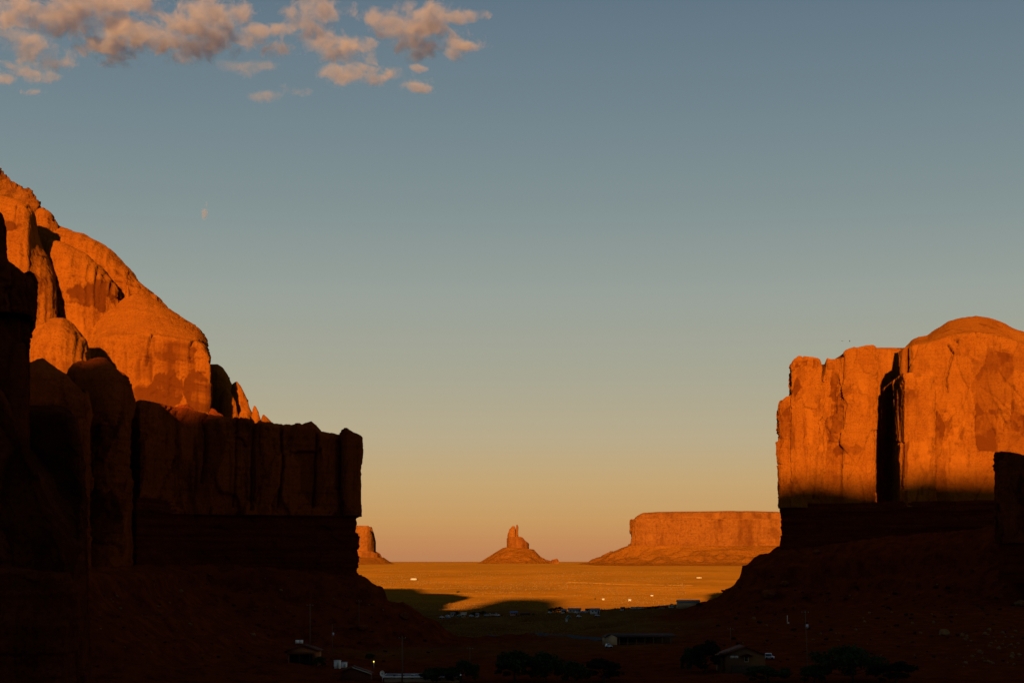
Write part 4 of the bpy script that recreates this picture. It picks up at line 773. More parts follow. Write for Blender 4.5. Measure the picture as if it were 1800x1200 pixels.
def place(src, px, row, wpx, label, cat, group, sink=0.15, lo=300, flat=1.0, rz=None):
    x, d, z = drop(px, row, lo)
    if src.name in fresh_src: o = src.copy(); COL.objects.link(o)
    else: o = src; fresh_src.add(src.name)
    s = max(0.25, wpx/F*d*0.5); o.location = (x, d, z+s*(0.6-sink)*(1 if cat == 'rock' else 0)); o.scale = (s, s*rnd.uniform(.8, 1.2), s*flat*rnd.uniform(.8, 1.1)); o.rotation_euler = (0, 0, rz if rz is not None else rnd.uniform(0, 6.28))
    return tag(o, label, cat, group)
# rocks one can tell apart
for m_, k, px, row, w, fl, lab in [(PALE, 0, 1659, 1117, 23, .9, 'big pale boulder alone on the lower right slope'), (PALE, 1, 1793, 1065, 22, .8, 'pale layered boulder at the right edge of the frame on the slope'), (ROCKS, 0, 1352, 1050, 28, .8, 'broad red-brown boulder on the talus below the ledge'),
                             (ROCKS, 1, 1378, 1032, 20, .8, 'red boulder just above and right of the broad red-brown one'), (PALE, 2, 1325, 1088, 8, .9, 'small pale boulder by itself under the broad red-brown boulder'), (ROCKS, 2, 1436, 974, 16, .8, 'leaning reddish slab rock high on the talus under the right cliff'),
                             (ROCKS, 3, 710, 1088, 22, .9, 'rounded red boulder near the lower tip of the left talus'), (ROCKS, 0, 636, 1108, 26, .5, 'low flat red rock at the foot of the tall pole on the left talus'), (PALE, 3, 1562, 1047, 5, .9, 'tiny pale rock midway up the shaded right slope')]:
    place(m_[k], px, row, w, lab, 'rock', 'boulders on the shaded slopes', flat=fl)
r_ = random.Random(5)
for k in range(95):
    px = r_.uniform(1290, 1795); row = r_.triangular(985, 1192, 1120); pale = r_.random() < 0.45
    if row < 1010 and px < 1300: continue
    place((PALE if pale else ROCKS)[k % 4], px, row, r_.choice([3, 3, 4, 4, 5, 6, 8]), 'small pale rock lying in the scree of the shaded right slope' if pale else 'small dark red rock lying in the scree of the shaded right slope', 'rock', 'pale rocks on the right slope' if pale else 'red rocks on the right slope')
for k in range(50):
    px = r_.uniform(1690, 1799); row = r_.uniform(1112, 1172)
    place(PALE[k % 4], px, row, r_.choice([3, 4, 5, 6, 7, 9]), 'pale rock in the dense patch of rubble at the lower right edge', 'rock', 'rubble patch at the lower right')
for k in range(85):
    px = r_.uniform(165, 780); row = r_.triangular(1010, 1165, 1070)
    if row < 1012+(px-640)*0.75 and px > 640: continue
    pale = r_.random() < 0.35
    place((PALE if pale else ROCKS)[k % 4], px, row, r_.choice([3, 3, 4, 4, 5, 7, 9]), 'small pale rock lying in the scree under the left cliff' if pale else 'small dark red rock lying in the scree under the left cliff', 'rock', 'pale rocks under the left cliff' if pale else 'red rocks under the left cliff')
for k in range(130):
    px = r_.uniform(1250, 1798); row = r_.triangular(1000, 1195, 1090)
    place(SHR[k % 4], px, row, r_.choice([6, 7, 8, 9, 11, 14]), 'small dark shrub dotting the shaded right slope', 'shrub', 'shrubs on the right slope')
for k in range(70):
    px = r_.uniform(170, 830); row = r_.triangular(1020, 1195, 1150)
    if row < 1020+(px-640)*0.8 and px > 640: continue
    place(SHR[k % 4], px, row, r_.choice([5, 6, 7, 8, 10]), 'small dark shrub on the shaded talus under the left cliff', 'shrub', 'shrubs under the left cliff')

# ---- buildings
def face(root, x, y, z, rz=0): root.location = (x, y, z); root.rotation_euler = (0, 0, rz)
def gabled(px, row, w, l, h, rise, label, cat='house', name='house', wall=M_WHITE, roof=M_ROOFGREY, rz=0.0, wins=2, door=True, lo=300, group=None, eave=0.35, gable_front=False):
    """a small house; its long side (or its gable) faces the camera"""
    x, d, z = drop(px, row, lo); root = thing(name, (x, d, z), label, cat, group, rz)
    a, b = (w/2, l) if gable_front else (w/2, l)
    m = MB()
    if gable_front: m.prism([(-a, -1), (a, -1), (a, h), (0, h+rise), (-a, h)], 0, b)
    else:
        m.box(-a, a, 0, b, -1, h); m.add([(-a, 0, h), (-a, b, h), (-a, b/2, h+rise)], [(0, 1, 2)]); m.add([(a, 0, h), (a, b, h), (a, b/2, h+rise)], [(0, 2, 1)])
    m.build('wall', wall, root); r = MB(); t = 0.12; e = eave
    if gable_front:
        k = rise/a
        for s in (-1, 1):
            p = [(0, h+rise+.02), (s*(a+e), h-k*e+.02), (s*(a+e), h-k*e+.02+t), (0, h+rise+.02+t)]; r.prism(p if s < 0 else p[::-1], -e, b+e)
    else:
        k = rise/(b/2)
        for s in (-1, 1):
            ya, yb = b/2, b/2+s*(b/2+e); za, zb = h+rise+.02, h-k*e+.02
            r.add([(-a-e, ya, za), (a+e, ya, za), (a+e, yb, zb), (-a-e, yb, zb), (-a-e, ya, za+t), (a+e, ya, za+t), (a+e, yb, zb+t), (-a-e, yb, zb+t)], [(0, 1, 2, 3), (7, 6, 5, 4), (0, 4, 5, 1), (1, 5, 6, 2), (2, 6, 7, 3), (3, 7, 4, 0)])
    r.build('roof', roof, root)
    for i in range(wins):
        cx = -a+2*a*(i+.7)/(wins+.9); MB().box(cx-.55, cx+.55, -.05, .02, h*.45, h*.82).build('window', M_DARKGLASS, root)
    if door: MB().box(a*.72-.45, a*.72+.45, -.06, .02, 0, min(2.05, h*.85)).build('door', M_DARKWOOD, root)
    return root
def trailer(px, row, w, label, h=2.7, wall=M_WHITE, lo=900, group=None, rz=0.0):
    x, d, z = drop(px, row, lo); root = thing('trailer_home', (x, d, z), label, 'trailer', group, rz); a = w/2
    m = MB(); m.prism([(-a, .5), (a, .5), (a, h), (a-.15, h+.25), (-a+.15, h+.25), (-a, h)], 0, 3.6); m.build('body', wall, root)
    MB().box(-a-.1, a+.1, -.1, 3.7, h+.26, h+.36).build('roof', M_ROOFGREY, root); MB().box(-a+.1, a-.1, .1, 3.5, -.5, .49).build('skirting', M_ROOFRED, root)
    for i in range(3): cx = -a+w*(i+.5)/3.4; MB().box(cx-.45, cx+.45, -.04, .02, 1.3, 2.1).build('window', M_DARKGLASS, root)
    MB().box(a*.7-.4, a*.7+.4, -.05, .02, .5, 2.4).build('door', M_TAN, root); return root
def car(px, row, label, paint, length=4.5, rz=0.0, lo=300, kind='car', group=None):
    x, d, z = drop(px, row, lo); root = thing(kind, (x, d, z), label, kind, group, rz); a = length/2; hgt = 1.9 if kind == 'van' else 1.45
    body = MB()
    prof = [(-a, .35), (a, .35), (a, .85), (a*.62, 1.0), (a*.36, hgt), (-a*.94, hgt), (-a, 1.0)] if kind == 'van' else [(-a, .32), (a, .32), (a, .74), (a*.5, .9), (a*.2, hgt), (-a*.5, hgt), (-a*.82, .95), (-a, .9)]
    body.prism(prof, -.85, .85); body.build('body', paint, root)
    wz = (1.05, hgt-.14) if kind == 'van' else (.95, hgt-.1); wx = (-a*.85, a*.36) if kind == 'van' else (-a*.5, a*.24)
    for s in (-1, 1): MB().prism([(wx[0], wz[0]), (wx[1]+.22, wz[0]), (wx[1]-.05, wz[1]), (wx[0]+.05, wz[1])], .853*s-.006, .853*s+.006).build('side_window', M_DARKGLASS, root)
    x0, z0, x1, z1 = (a*.60, 1.06, a*.40, hgt-.1) if kind == 'van' else (a*.47, .95, a*.24, hgt-.1)
    MB().add([(x0+.03, -.72, z0), (x0+.03, .72, z0), (x1+.03, .66, z1), (x1+.03, -.66, z1), (x0-.02, -.72, z0), (x0-.02, .72, z0), (x1-.02, .66, z1), (x1-.02, -.66, z1)], [(0, 1, 2, 3), (7, 6, 5, 4), (0, 4, 5, 1), (2, 6, 7, 3), (1, 5, 6, 2), (3, 7, 4, 0)]).build('windscreen', M_DARKGLASS, root)
    for sx in (-.62, .62):
        for sy in (-1, 1): MB().tube([(a*sx, sy*.62, .33), (a*sx, sy*.88, .33)], .33, 14).build('wheel', M_RUBBER, root)
    for sy in (-1, 1): MB().box(a-.03, a+.03, sy*.6-.18, sy*.6+.18, .58, .76).build('headlight', M_PALEGLASS, root)
    return root
# left hamlet
HV = 'buildings of the valley hamlet'
gabled(796, 1083, 2.9, 3.2, 2.2, .7, 'small white house just under the leftmost dark tree', wall=M_WHITE, lo=900, group=HV, wins=1)
gabled(815, 1080.5, 4.6, 4, 1.5, .7, 'house with a long beige roof, farthest back in the left hamlet', wall=M_CREAM, roof=M_TAN, lo=900, group=HV, wins=1)
gabled(814.5, 1085, 2.6, 3, 2.0, .5, 'little tan hut at the front of the left hamlet', wall=M_TAN, roof=M_CREAM, lo=900, group=HV, wins=1, door=False)
gabled(839, 1084, 2.0, 3, 1.9, .5, 'tiny white hut between the two darkest trees of the left hamlet', wall=M_WHITE, lo=900, group=HV, wins=1, door=False)
trailer(857, 1083.5, 4.4, 'white trailer home right of the left hamlet trees', h=1.6, group=HV); trailer(868, 1082.5, 4.0, 'dull cream trailer home next to the white one', h=1.3, wall=M_CREAM, group=HV)
gabled(903, 1081, 4.6, 4, 1.7, .9, 'salmon house with a blue roof standing alone in the valley', wall=M_PINK, roof=M_ROOFBLUE, lo=900, group=HV)
gabled(923, 1081, 6.5, 4, 1.2, .6, 'long dark shed right of the salmon house', 'shed', 'shed', wall=M_DARKWOOD, roof=M_ROOFRED, lo=900, group=HV, wins=0)
for a in [(777, 1086, 'white car parked at the left end of the hamlet', M_CARWHITE), (787, 1083.5, 'white car second from the left end of the hamlet', M_CARWHITE), (788, 1086, 'blue car parked in front of the leftmost white house', M_CARBLUE), (807, 1083.5, 'blue-grey car beside the small tan hut', M_CARTEAL), (829, 1083.5, 'white car under the low dark tree', M_CARWHITE), (875, 1082.5, 'white car at the right end of the trailers', M_CARWHITE)]:
    car(a[0], a[1], a[2], a[3], 2.4*1.3, lo=900, group='cars parked in the left hamlet')
# crest
HC = 'buildings along the valley crest'
gabled(991, 1077, 3.6, 4, 1.9, .9, 'small white house right of the two dark crest trees', wall=M_WHITE, lo=900, group=HC)
gabled(1010, 1076, 8.6, 7, 1.9, 1.1, 'wide grey house in the middle of the crest', wall=M_CREAM, roof=M_ROOFGREY, lo=900, group=HC, wins=3)
gabled(1036, 1075, 5.4, 5, 1.6, .9, 'tan house with a dark roof behind the pale gabled one', wall=M_TAN, roof=M_ROOFRED, lo=900, group=HC)
gabled(1046, 1077.5, 5.8, 5, 2.1, 1.0, 'pale grey gabled house in front of the tan house', wall=M_WHITE, roof=M_ROOFGREY, lo=900, group=HC)
gabled(1095, 1073, 2.7, 3, 1.9, .8, 'lone little white house with a red roof on the crest', wall=M_WHITE, roof=M_ROOFRED, lo=900, group=HC, wins=1)
trailer(1115, 1071, 5.2, 'longer of the two white trailers on the crest', h=1.7, group=HC); trailer(1127, 1071, 3.8, 'shorter of the two white trailers on the crest', h=1.7, group=HC)
gabled(1165, 1068.5, 6.0, 4, 1.1, .6, 'low dim shed on the crest left of the gabled house', 'shed', 'shed', wall=M_TAN, roof=M_ROOFRED, lo=900, group=HC, wins=0)
gabled(1182, 1067.5, 4.6, 5, 1.6, 1.1, 'gabled house on the crest beside the big hall', wall=M_CREAM, roof=M_ROOFRED, lo=900, group=HC, gable_front=True)
gabled(1211, 1066.5, 13.5, 9, 3.0, 1.1, 'big dim hall at the right end of the crest', 'hall', 'hall', wall=M_TAN, roof=M_ROOFGREY, lo=900, group=HC, wins=0)
gabled(996, 1092, 1.2, 1.6, 1.6, .4, 'tiny white hut below the crest', 'hut', 'hut', wall=M_WHITE, lo=900, group=HC, wins=0, door=False)
for a in [(967, 1077.5, 'white car left of the crest trees', M_CARWHITE), (1014, 1078, 'white car in front of the wide grey house', M_CARWHITE), (1024, 1077, 'blue car right of the wide grey house', M_CARBLUE), (1029, 1076.5, 'white car beside the blue one', M_CARWHITE), (1050, 1083, 'white car below the pale gabled house', M_CARWHITE), (1018, 1085, 'white and dark car by itself below the crest', M_CARWHITE), (1000, 1085.5, 'teal car by itself below the crest', M_CARTEAL), (1197, 1068, 'blue car by the big hall', M_CARBLUE)]:
    car(a[0], a[1], a[2], a[3], 2.9, lo=900, group='cars parked along the crest')
# sunlit buildings far out on the plain
HP = 'lone buildings out on the sunlit plain'
trailer(727, 1019.5, 12*.9, 'long bright white building alone on the sunlit plain at left', h=3.2, lo=1500, group=HP); trailer(1229, 1016.5, 9.5, 'long bright cream building on the sunlit plain at right', h=2.4, wall=M_CREAM, lo=1500, group=HP)
gabled(1107, 1056, 2.7, 4, 1.8, .8, 'brightest small white hut on the sunlit plain', 'hut', 'hut', wall=M_WHITE, roof=M_WHITE, lo=1500, group=HP, wins=0, door=False)
gabled(1060.5, 1054, 2.6, 4, 1.5, .5, 'small yellow-white hut on the sunlit plain left of the brightest', 'hut', 'hut', wall=M_CREAM, roof=M_CREAM, lo=1500, group=HP, wins=0, door=False)
gabled(1146, 1047, 3.4, 4, 1.3, .5, 'pale hut farther out on the plain above the trailers', 'hut', 'hut', wall=M_CREAM, roof=M_ROOFGREY, lo=1500, group=HP, wins=0, door=False)
for a in [(805, 1041, 9, 2.5, 'dark bush alone on the sunlit plain at left'), (1046, 1053, 4, 2.4, 'dark bush next to the yellow-white hut')]:
    x, d, z = drop(a[0], a[1], 1500); o = SHR[0].copy(); COL.objects.link(o); o.location = (x, d, z); o.scale = (a[2]/F*d/1.7,)*2+(a[3]/F*d/.8,); tag(o, a[4], 'shrub', 'bushes on the sunlit plain')

# the gabled house lower right
def right_house():
    x, d, z = drop(1310, 1183); u = d/F; root = thing('house', (x, d, z), 'brown gabled house with two pale windows beside a white van', 'house'); w = 70*u/2; h = (1183-1150)*u; rise = 13*u; l = 13.0
    m = MB(); m.prism([(-w, -1.5), (w, -1.5), (w, h), (0, h+rise), (-w, h)], 0, l); m.build('wall', M_TAN2, root)
    r = MB(); k = rise/w; e = 4*u
    for s in (-1, 1):
        p = [(0, h+rise+.03), (s*(w+e), h-k*e+.03), (s*(w+e), h-k*e+.2), (0, h+rise+.2)]; r.prism(p if s < 0 else p[::-1], -e, l+e)
    ro = r.build('roof', M_ROOFRED, root)
    wg = MB(); wg.box(-w-8*u, -w-.01, 3, l-1, -1.5, h*.86); wg.build('side_wing', M_TAN2, root)
    wr = MB(); wr.add([(-w-10*u, 2.6, h*.86), (-w+.0, 2.6, h*.98), (-w+.0, l-.6, h*.98), (-w-10*u, l-.6, h*.86), (-w-10*u, 2.6, h*.86+.15), (-w, 2.6, h*.98+.15), (-w, l-.6, h*.98+.15), (-w-10*u, l-.6, h*.86+.15)], [(3, 2, 1, 0), (4, 5, 6, 7), (0, 1, 5, 4), (1, 2, 6, 5), (2, 3, 7, 6), (3, 0, 4, 7)]); wr.build('wing_roof', M_ROOFRED, root)
    for c in (-23, -15.5):
        f = MB().box(c*u-3.4*u, c*u+3.4*u, -.06, .02, h*.80, h*.93); fo = f.build('window', M_PALEGLASS, root)
    pr = MB(); pa = 12*u; pz = h*.93; pr.prism([(-pa+2*u, pz), (2*u, pz+3.5*u), (pa+2*u, pz), (pa+2*u, pz+.15), (2*u, pz+3.5*u+.2), (-pa+2*u, pz+.15)][::-1], -2.2, -.02); pr.build('porch_roof', M_ROOFRED, root)
    fr = MB(); dx = 2*u; fr.box(dx-3.6*u, dx-2.7*u, -.08, .02, h*.60, h*.86); fr.box(dx+2.7*u, dx+3.6*u, -.08, .02, h*.60, h*.86); fr.box(dx-2.7*u, dx+2.7*u, -.08, .02, h*.60, h*.63); wf = fr.build('window_frame', M_CREAM, root)
    MB().box(dx-2.7*u, dx+2.7*u, -.05, .02, h*.63, h*.86).build('window', M_DARKGLASS, root)
    MB().box(-w+10*u, w-2*u, -1.5, -.02, -1.5, h*.42).build('porch_base', M_DARKWOOD, root)
M_TAN2 = plain_mat('brown_stucco', (0.14, 0.065, 0.025)); right_house()
vx = car(1353, 1158, 'white and blue van parked on the slope right of the gabled house', M_CARWHITE, 3.0, rz=-0.25, kind='van')
# the orange gabled house lower left
def left_house():
    x, d, z = drop(532, 1168); u = d/F; root = thing('house', (x, d, z), 'orange gabled house with a dark open front on the left talus', 'house'); w = 27*u; h = 24*u; rise = 9*u; l = 9
    m = MB(); m.prism([(-w, h*.74), (w*.62, h*.74), (w*.62, -1.5), (w, -1.5), (w, h), (0, h+rise), (-w, h)], 0, .3); m.box(w-.3, w, .3, l, -1.5, h); m.box(-w, -w+.3, .3, l, -1.5, h); m.box(-w, w, l, l+.3, -1.5, h); m.build('wall', M_ORANGE, root)
    r = MB(); k = rise/w; e = 4*u
    for s in (-1, 1):
        p = [(0, h+rise+.03), (s*(w+e), h-k*e+.03), (s*(w+e), h-k*e+.22), (0, h+rise+.22)]; r.prism(p if s < 0 else p[::-1], -e, l+e)
    r.build('roof', M_ROOFRED, root)
    for c in (-w+.15, -w*.2, w*.45): MB().box(c-.12, c+.12, 0.05, .29, -1.5, h*.735).build('post', M_DARKWOOD, root)
    MB().box(-w+.3, w-.3, 3.2, 3.4, -1.5, h).build('inner_wall', M_DARKWOOD, root)
left_house()
# the long open shed with a red-brown roof
def long_shed():
    x, d, z = drop(1075, 1133); u = d/F; root = thing('long_shed', (x, d, z), 'long low open-fronted shed with a closed tan end and purple-brown roof', 'shed', rz=0.14); h = 13*u; rise = 4.5*u; w = 10*u
    m = MB(); m.prism([(-w, -1), (w, -1), (w, h), (0, h+rise), (-w, h)], 0, 7); m.build('end_wall', M_TAN, root); L_ = 118*u
    r = MB(); e = 1.0*u
    r.add([(-w-e, -.3, h), (-w-e, 7.5, h), (0, -.3, h+rise+.05), (0, 7.5, h+rise+.05), (-w-e, -.3, h+.15), (-w-e, 7.5, h+.15), (0, -.3, h+rise+.2), (0, 7.5, h+rise+.2)], [(0, 2, 3, 1), (4, 5, 7, 6), (0, 4, 6, 2), (1, 3, 7, 5), (0, 1, 5, 4), (2, 6, 7, 3)])
    r.add([(w*.98, -.4, h+.02), (L_, -.4, h+.02), (L_, 8, h+rise+.02), (w*.1, 8, h+rise+.02), (w*.98, -.4, h+.2), (L_, -.4, h+.2), (L_, 8, h+rise+.2), (w*.1, 8, h+rise+.2)], [(3, 2, 1, 0), (4, 5, 6, 7), (0, 1, 5, 4), (1, 2, 6, 5), (2, 3, 7, 6), (3, 0, 4, 7)])
    r.build('roof', M_SHEDROOF, root); MB().box(w, L_, 7.6, 7.9, -3, h+rise*.9).build('back_wall', M_DARKWOOD, root)
    for k in range(7): c = w+(L_-w)*(k+.25)/7; MB().box(c-.14, c+.14, -.1, .18, -3, h).build('post', M_WOOD, root)
    MB().box(w, L_*.5, 0, .1, .5, .75).build('rail', M_WOOD, root)
long_shed()
car(1070, 1138, 'pale car parked in front of the closed end of the long shed', M_CARWHITE, 2.6, rz=0.1)
# the flat-roofed building at the bottom edge
def flat_building():
    x, d, z = drop(715, 1199); u = d/F; root = thing('flat_roofed_building', (x, d, z), 'flat-roofed tan building with a white parapet at the bottom edge', 'building'); a, b, h = -40*u, 92*u, 10*u
    MB().box(a, b, 0, 12, -2, h-3*u).build('wall', M_TAN, root); MB().box(a-.3, b+.3, -.3, 12.3, h-2.9*u, h-.1*u).build('parapet', M_BRIGHT, root); MB().box(a, b, .2, 11.8, h-.08*u, h+.0*u).build('roof', M_ROOFGREY, root)
    for c, w_, t in [(-14, 3, 1.6), (10, 3, 1.6), (30, 4.5, 4), (38, 2.5, 3), (66, 3, 3), (74, 4, 4), (84, 2, 3.5)]: MB().box(c*u-w_*u, c*u+w_*u, 3, 3+w_*u*2, h+.01, h+t*u).build('roof_unit', M_WHITE, root)
    MB().tube([(80*u, 5, h), (80*u, 5, h+12*u)], .06).build('mast', M_METAL, root)
    for i in range(5): c = (-22+i*16)*u; MB().box(c-2*u, c+2*u, -.05, .02, 1.0, 2.0).build('window', M_DARKGLASS, root)
    return (x, d, z, u, h)
fb = flat_building()
def dish():
    x, d, z, u, h = fb; root = thing('satellite_dish', (X(672, d-3), d-3, gz(X(672, d-3), d-3)), 'large pale satellite dish left of the flat-roofed building', 'satellite dish')
    top = Z(1182.5, d-3)-root.location[2]; MB().tube([(0, 0, -1), (0, .2, top)], .09).build('post', M_METAL, root); m = MB(); n = 24; R = 5.2*u; rings = []
    for k in range(7):
        q = k/6; rings.append([(R*q*.78*math.cos(2*math.pi*i/n), -.12-.32*R*q*q*1.0, top+R*q*math.sin(2*math.pi*i/n)) for i in range(n)])
    front = [p for r in rings for p in r]; backs = [(p[0], p[1]+.08, p[2]) for p in front]; f = []
    for k in range(6):
        for i in range(n):
            q = (k*n+i, k*n+(i+1) % n, (k+1)*n+(i+1) % n, (k+1)*n+i); f += [q, tuple(j+7*n for j in q[::-1])]
    m.add(front+backs, f); m.build('reflector', M_BRIGHT, root, True); MB().tube([(0, -.2, top-R*.5), (0, -.9*R, top)], .05).build('feed_arm', M_DARKWOOD, root); MB().box(-.15, .15, -.95*R, -.8*R, top-.15, top+.15).build('feed_horn', M_DARKWOOD, root)
dish()
# pale boxy shelters and panels on the lower left
def panel_board():
    x, d, z = drop(526, 1152); u = d/F; root = thing('signboard', (x, d, z), 'pair of pale blank boards side by side above the orange house', 'board'); t = Z(1124, d)-z; b = Z(1130, d)-z
    for s in (-1, 1): MB().box(s*3.6*u-3.3*u, s*3.6*u+3.3*u, 0, .1, b, t).build('board', M_BRIGHT, root)
    for s in (-5, 5): MB().box(s*u-.08, s*u+.08, .11, .27, -1, t).build('post', M_WOOD, root)
panel_board()
for px, row, w, h, lab in [(592.5, 1175, 11, 13, 'taller of the two pale box sheds below the orange house'), (604.5, 1173, 9, 8.5, 'shorter pale box shed right of the taller one')]:
    x, d, z = drop(px, row); u = d/F; root = thing('box_shed', (x, d, z), lab, 'shed', 'pale box sheds on the lower left'); MB().box(-w*u/2, w*u/2, 0, 2.4, -.6, h*u).build('wall', M_BRIGHT, root); MB().box(-w*u/2-.12, w*u/2+.12, -.12, 2.5, h*u+.003, h*u+.1).build('roof', M_WHITE, root)
    MB().box(-.1, .35*w*u, -.05, -.003, 0, h*u*.8).build('door', M_PALEGLASS, root); MB().box(.1*w*u, .3*w*u, -.3, -.06, .02, .35).build('step', M_WHITE, root)
# low roof on the bottom left with pale verge
def low_roof():
    x, d, z = drop(625, 1196); u = d/F; root = thing('house', (x, d, z), 'low house whose pale roof edge slopes down beside the satellite dish', 'house'); w = 26*u; h = 14*u; rise = 9*u; MB().prism([(-w, -1), (w, -1), (w, h-2*u), (-6*u, h+rise-2*u), (-w, h)], 0, 7).build('wall', M_ROOFRED, root)
    r = MB(); r.prism([(-6*u, h+rise), (-6*u, h+rise+.2), (-w-2*u, h+.4), (-w-2*u, h+.2)], -.5, 7.5); r.prism([(-6*u, h+rise), (w+2*u, h-3*u), (w+2*u, h-3*u+.2), (-6*u, h+rise+.2)], -.5, 7.5); ro = r.build('roof', M_ROOFRED, root)
    v = MB(); v.prism([(-6*u, h+rise-.05), (w+2*u, h-3*u-.05), (w+2*u, h-3*u+.22), (-6*u, h+rise+.22)], -.62, -.51); v.build('verge_board', M_CREAM, ro)
low_roof()
# ---- poles, lamp, wires
def pole(px, row, top_row, label, lo=300, arms=True, lean=0.0, group='utility poles', rad=0.16, box=None):
    x, d, z = drop(px, row, lo); t = Z(top_row, d)-z; root = thing('utility_pole', (x, d, z), label, 'utility pole', group)
    MB().tube([(0, 0, -1), (lean*t*.5, 0, t*.5), (lean*t, 0, t)], [rad, rad*.9, rad*.75], 8).build('pole', M_WOOD, root)
    if arms:
        MB().box(lean*t-1.1, lean*t+1.1, -.19, -.07, t-.7, t-.55).build('crossarm', M_WOOD, root)
        for s in (-.9, 0, .9): MB().tube([(lean*t+s, -.13, t-.55), (lean*t+s, -.13, t-.35)], .05, 6).build('insulator', M_METAL, root)
    if box: bz = Z(box, d)-z; MB().tube([(lean*bz+.32, -.25, bz-.55), (lean*bz+.32, -.25, bz+.55)], .34, 12).build('transformer', M_METAL, root)
    return (x+lean*t, d, z+t-.4)
pA = pole(545, 1168, 1060, 'tall pole rising in front of the orange gabled house', rad=.2); pB = pole(707, 1203, 1117, 'thick dark pole in front of the flat white roof', rad=.26)
pC = pole(631, 1102, 1053, 'thin brown pole standing on the left talus'); pD = pole(584, 1150, 1096, 'pole carrying a pale transformer box', arms=False, box=1114)
pE = pole(826, 1172, 1136, 'dim pole at the edge of the flat right of the left talus'); pF = pole(1421, 1204, 1072, 'tall leaning pole with a pale transformer at lower right', lean=-0.045, box=1100)
pG = pole(1284, 1134, 1102, 'pole behind the roof of the gabled house'); pH = pole(1117, 1128, 1098, 'pole standing in front of the long shed roof', arms=False); pI = pole(1147, 1094, 1082, 'short pole on the dim flat above the long shed', arms=False)
def marker(px, row, top_row):
    x, d, z = drop(px, row); t = Z(top_row, d)-z; root = thing('marker_post', (x, d, z), 'short pale post with a white blob at its foot on the right slope', 'post'); MB().tube([(0, 0, -.4), (0, 0, t)], .16, 8).build('post', M_CREAM, root); MB().box(.2, .75, -.2, .3, .1, .7).build('meter_box', M_WHITE, root)
marker(1384, 1096, 1081)
def lamp():
    x, d, z = drop(657, 1178); t = Z(1162, d)-z; root = thing('yard_lamp', (x, d, z), 'yard lamp glowing yellow on a short post', 'lamp'); MB().tube([(0, 0, -.4), (0, 0, t-.2)], .06, 8).build('post', M_METAL, root); v = ICO_V*0.2+np.array((0, -.05, t)); mesh_object('bulb', v, ICO_F, M_LAMP).parent = root; MB().box(-.3, .3, -.3, .25, t+.27, t+.33).build('lamp_hood', M_METAL, root)
lamp()
def wire(a, b, sag, label):
    a, b = np.array(a), np.array(b); p = [a+(b-a)*t-np.array((0, 0, sag*4*t*(1-t))) for t in np.linspace(0, 1, 14)]; o = MB().tube(p, .035, 5).build('power_line', M_WIRE); tag(o, label, 'power line', 'power lines')
wire(pA, pD, 1.0, 'power line from the tall left pole to the transformer pole'); wire(pD, pB, 2.0, 'power line from the transformer pole down to the thick dark pole'); wire(pB, pE, 1.6, 'power line from the thick dark pole towards the right')
# ---- birds
def bird(px, row, d, rz, up, label):
    root = thing('bird', (X(px, d), d, Z(row, d)), label, 'bird', 'birds above the right butte', rz); MB().tube([(0, -.5, 0), (0, -.25, .02), (0, .1, 0), (0, .45, -.02), (0, .75, 0)], [.03, .12, .15, .08, .02], 8).build('body', M_RUBBER, root)
    for s in (-1, 1): MB().add([(0, -.2, .03), (s*.55, -.3, up*.35), (s*1.15, .05, up*.2), (s*.5, .2, up*.3), (0, .2, .03), (0, -.2, 0), (s*.55, -.3, up*.35-.03), (s*1.15, .05, up*.2-.01), (s*.5, .2, up*.3-.03), (0, .2, 0)], [(0, 1, 2, 3, 4), (9, 8, 7, 6, 5), (0, 5, 6, 1), (1, 6, 7, 2), (2, 7, 8, 3), (3, 8, 9, 4)]).build('wing', M_RUBBER, root)
bird(1480.5, 599.5, 1500, 0.3, 1.0, 'fainter bird with spread wings, left of the pair'); bird(1493.5, 600, 1300, 1.2, 2.6, 'darker bird with raised wings, right of the pair')
# ---- dirt road on the flat and a pale track far out
def strip(name, pts, width, mat, lo, lift):
    P = [drop(px, row, lo) for px, row in pts]; xs = np.interp(np.linspace(0, len(P)-1, 90), range(len(P)), [p[0] for p in P]); ys = np.interp(np.linspace(0, len(P)-1, 90), range(len(P)), [p[1] for p in P])
    tx, ty = np.gradient(xs), np.gradient(ys); l = np.hypot(tx, ty); nx, ny = -ty/l, tx/l; rows = []
    for k in np.linspace(-1, 1, 7): a, b = xs+nx*k*width/2, ys+ny*k*width/2; rows.append(np.stack([a, b, ground_z(a, b)+lift*(1-.9*k*k)], -1))
    G = np.array(rows); n, m = G.shape[:2]; i = np.arange(n*m).reshape(n, m); f = np.stack([i[:-1, :-1], i[:-1, 1:], i[1:, 1:], i[1:, :-1]], -1).reshape(-1, 4); tag(mesh_object(name, G.reshape(-1, 3), f, mat), kind='structure')
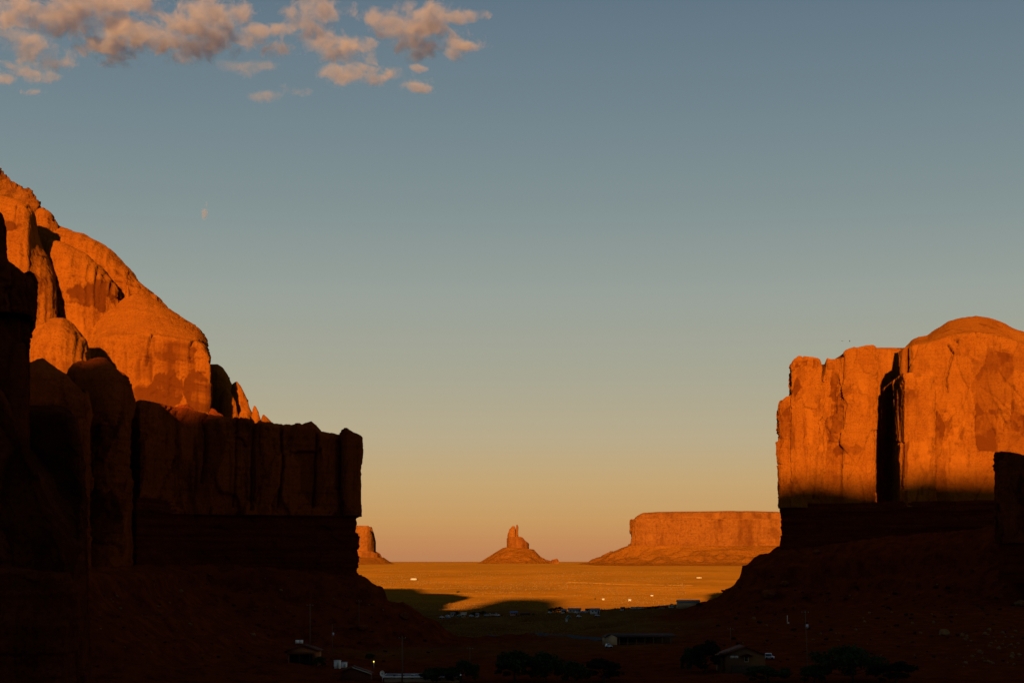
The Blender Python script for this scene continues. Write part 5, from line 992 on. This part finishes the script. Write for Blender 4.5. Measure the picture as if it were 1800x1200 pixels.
M_ROAD = rock_mat('asphalt', (0.055, 0.055, 0.055), (0.07, 0.068, 0.065), (0.04, 0.038, 0.036), bump=0.2, patch=2); M_TRACK = rock_mat('pale_dirt', (0.30, 0.13, 0.02), (0.34, 0.16, 0.03), (0.22, 0.09, 0.015), bump=0.2, patch=6, rough=1.0)
for mm in (M_ROAD, M_TRACK):
    for l in [l for l in mm.node_tree.links if l.from_node.type == 'ATTRIBUTE']: mm.node_tree.links.remove(l)
    for n in [n for n in mm.node_tree.nodes if n.type == 'MAP_RANGE' and not n.inputs['Value'].is_linked]: n.inputs['Value'].default_value = 0.5
strip('road', [(860, 1116), (955, 1114), (1000, 1117), (1030, 1121), (1062, 1125)], 7, M_ROAD, 500, .35)
strip('path', [(1000, 1022.5), (1030, 1024), (1080, 1026.5), (1150, 1027.5), (1220, 1029)], 10, M_TRACK, 1500, .5)
# ---- dry grass and brush on the valley floor: nobody could count it
def brush():
    r = np.random.default_rng(9); n = 26000; d = 700*np.exp(r.random(n)*math.log(4200/700)); px = r.uniform(560, 1205, n); x = X(px, d); k = fbm(x/70, d/130, x*0, 3, 601)+0.15*r.normal(size=n) > 0.02; x, d = x[k], d[k]
    rl, _ = near_foot(FL, POLY_L, x, d); rr, _ = near_foot(FR, POLY_R, x, d); k = (rl > 70) & (rr > 80); x, d = x[k], d[k]; z = ground_z(x, d); n = len(x); s = (0.22+0.35*r.random(n))*np.clip(d/1200, .8, 2.2); V = []
    for j in range(3):
        a = r.random(n)*6.28; dx, dy = np.cos(a)*s, np.sin(a)*s*.6; lx, ly = r.normal(size=n)*.3*s, r.normal(size=n)*.3*s
        V.append(np.stack([np.stack([x-dx, d-dy, z-.1], -1), np.stack([x+dx, d+dy, z-.1], -1), np.stack([x+dx*.6+lx, d+dy*.6+ly, z+s*(.8+.5*r.random(n))], -1), np.stack([x-dx*.7+lx, d-dy*.7+ly, z+s*(.6+.5*r.random(n))], -1)], 1))
    V = np.concatenate(V).reshape(-1, 3); tag(mesh_object('dry_grass', V, np.arange(len(V)).reshape(-1, 4), M_DRY), 'dry yellow brush scattered over the valley floor', 'brush', kind='stuff')
brush()
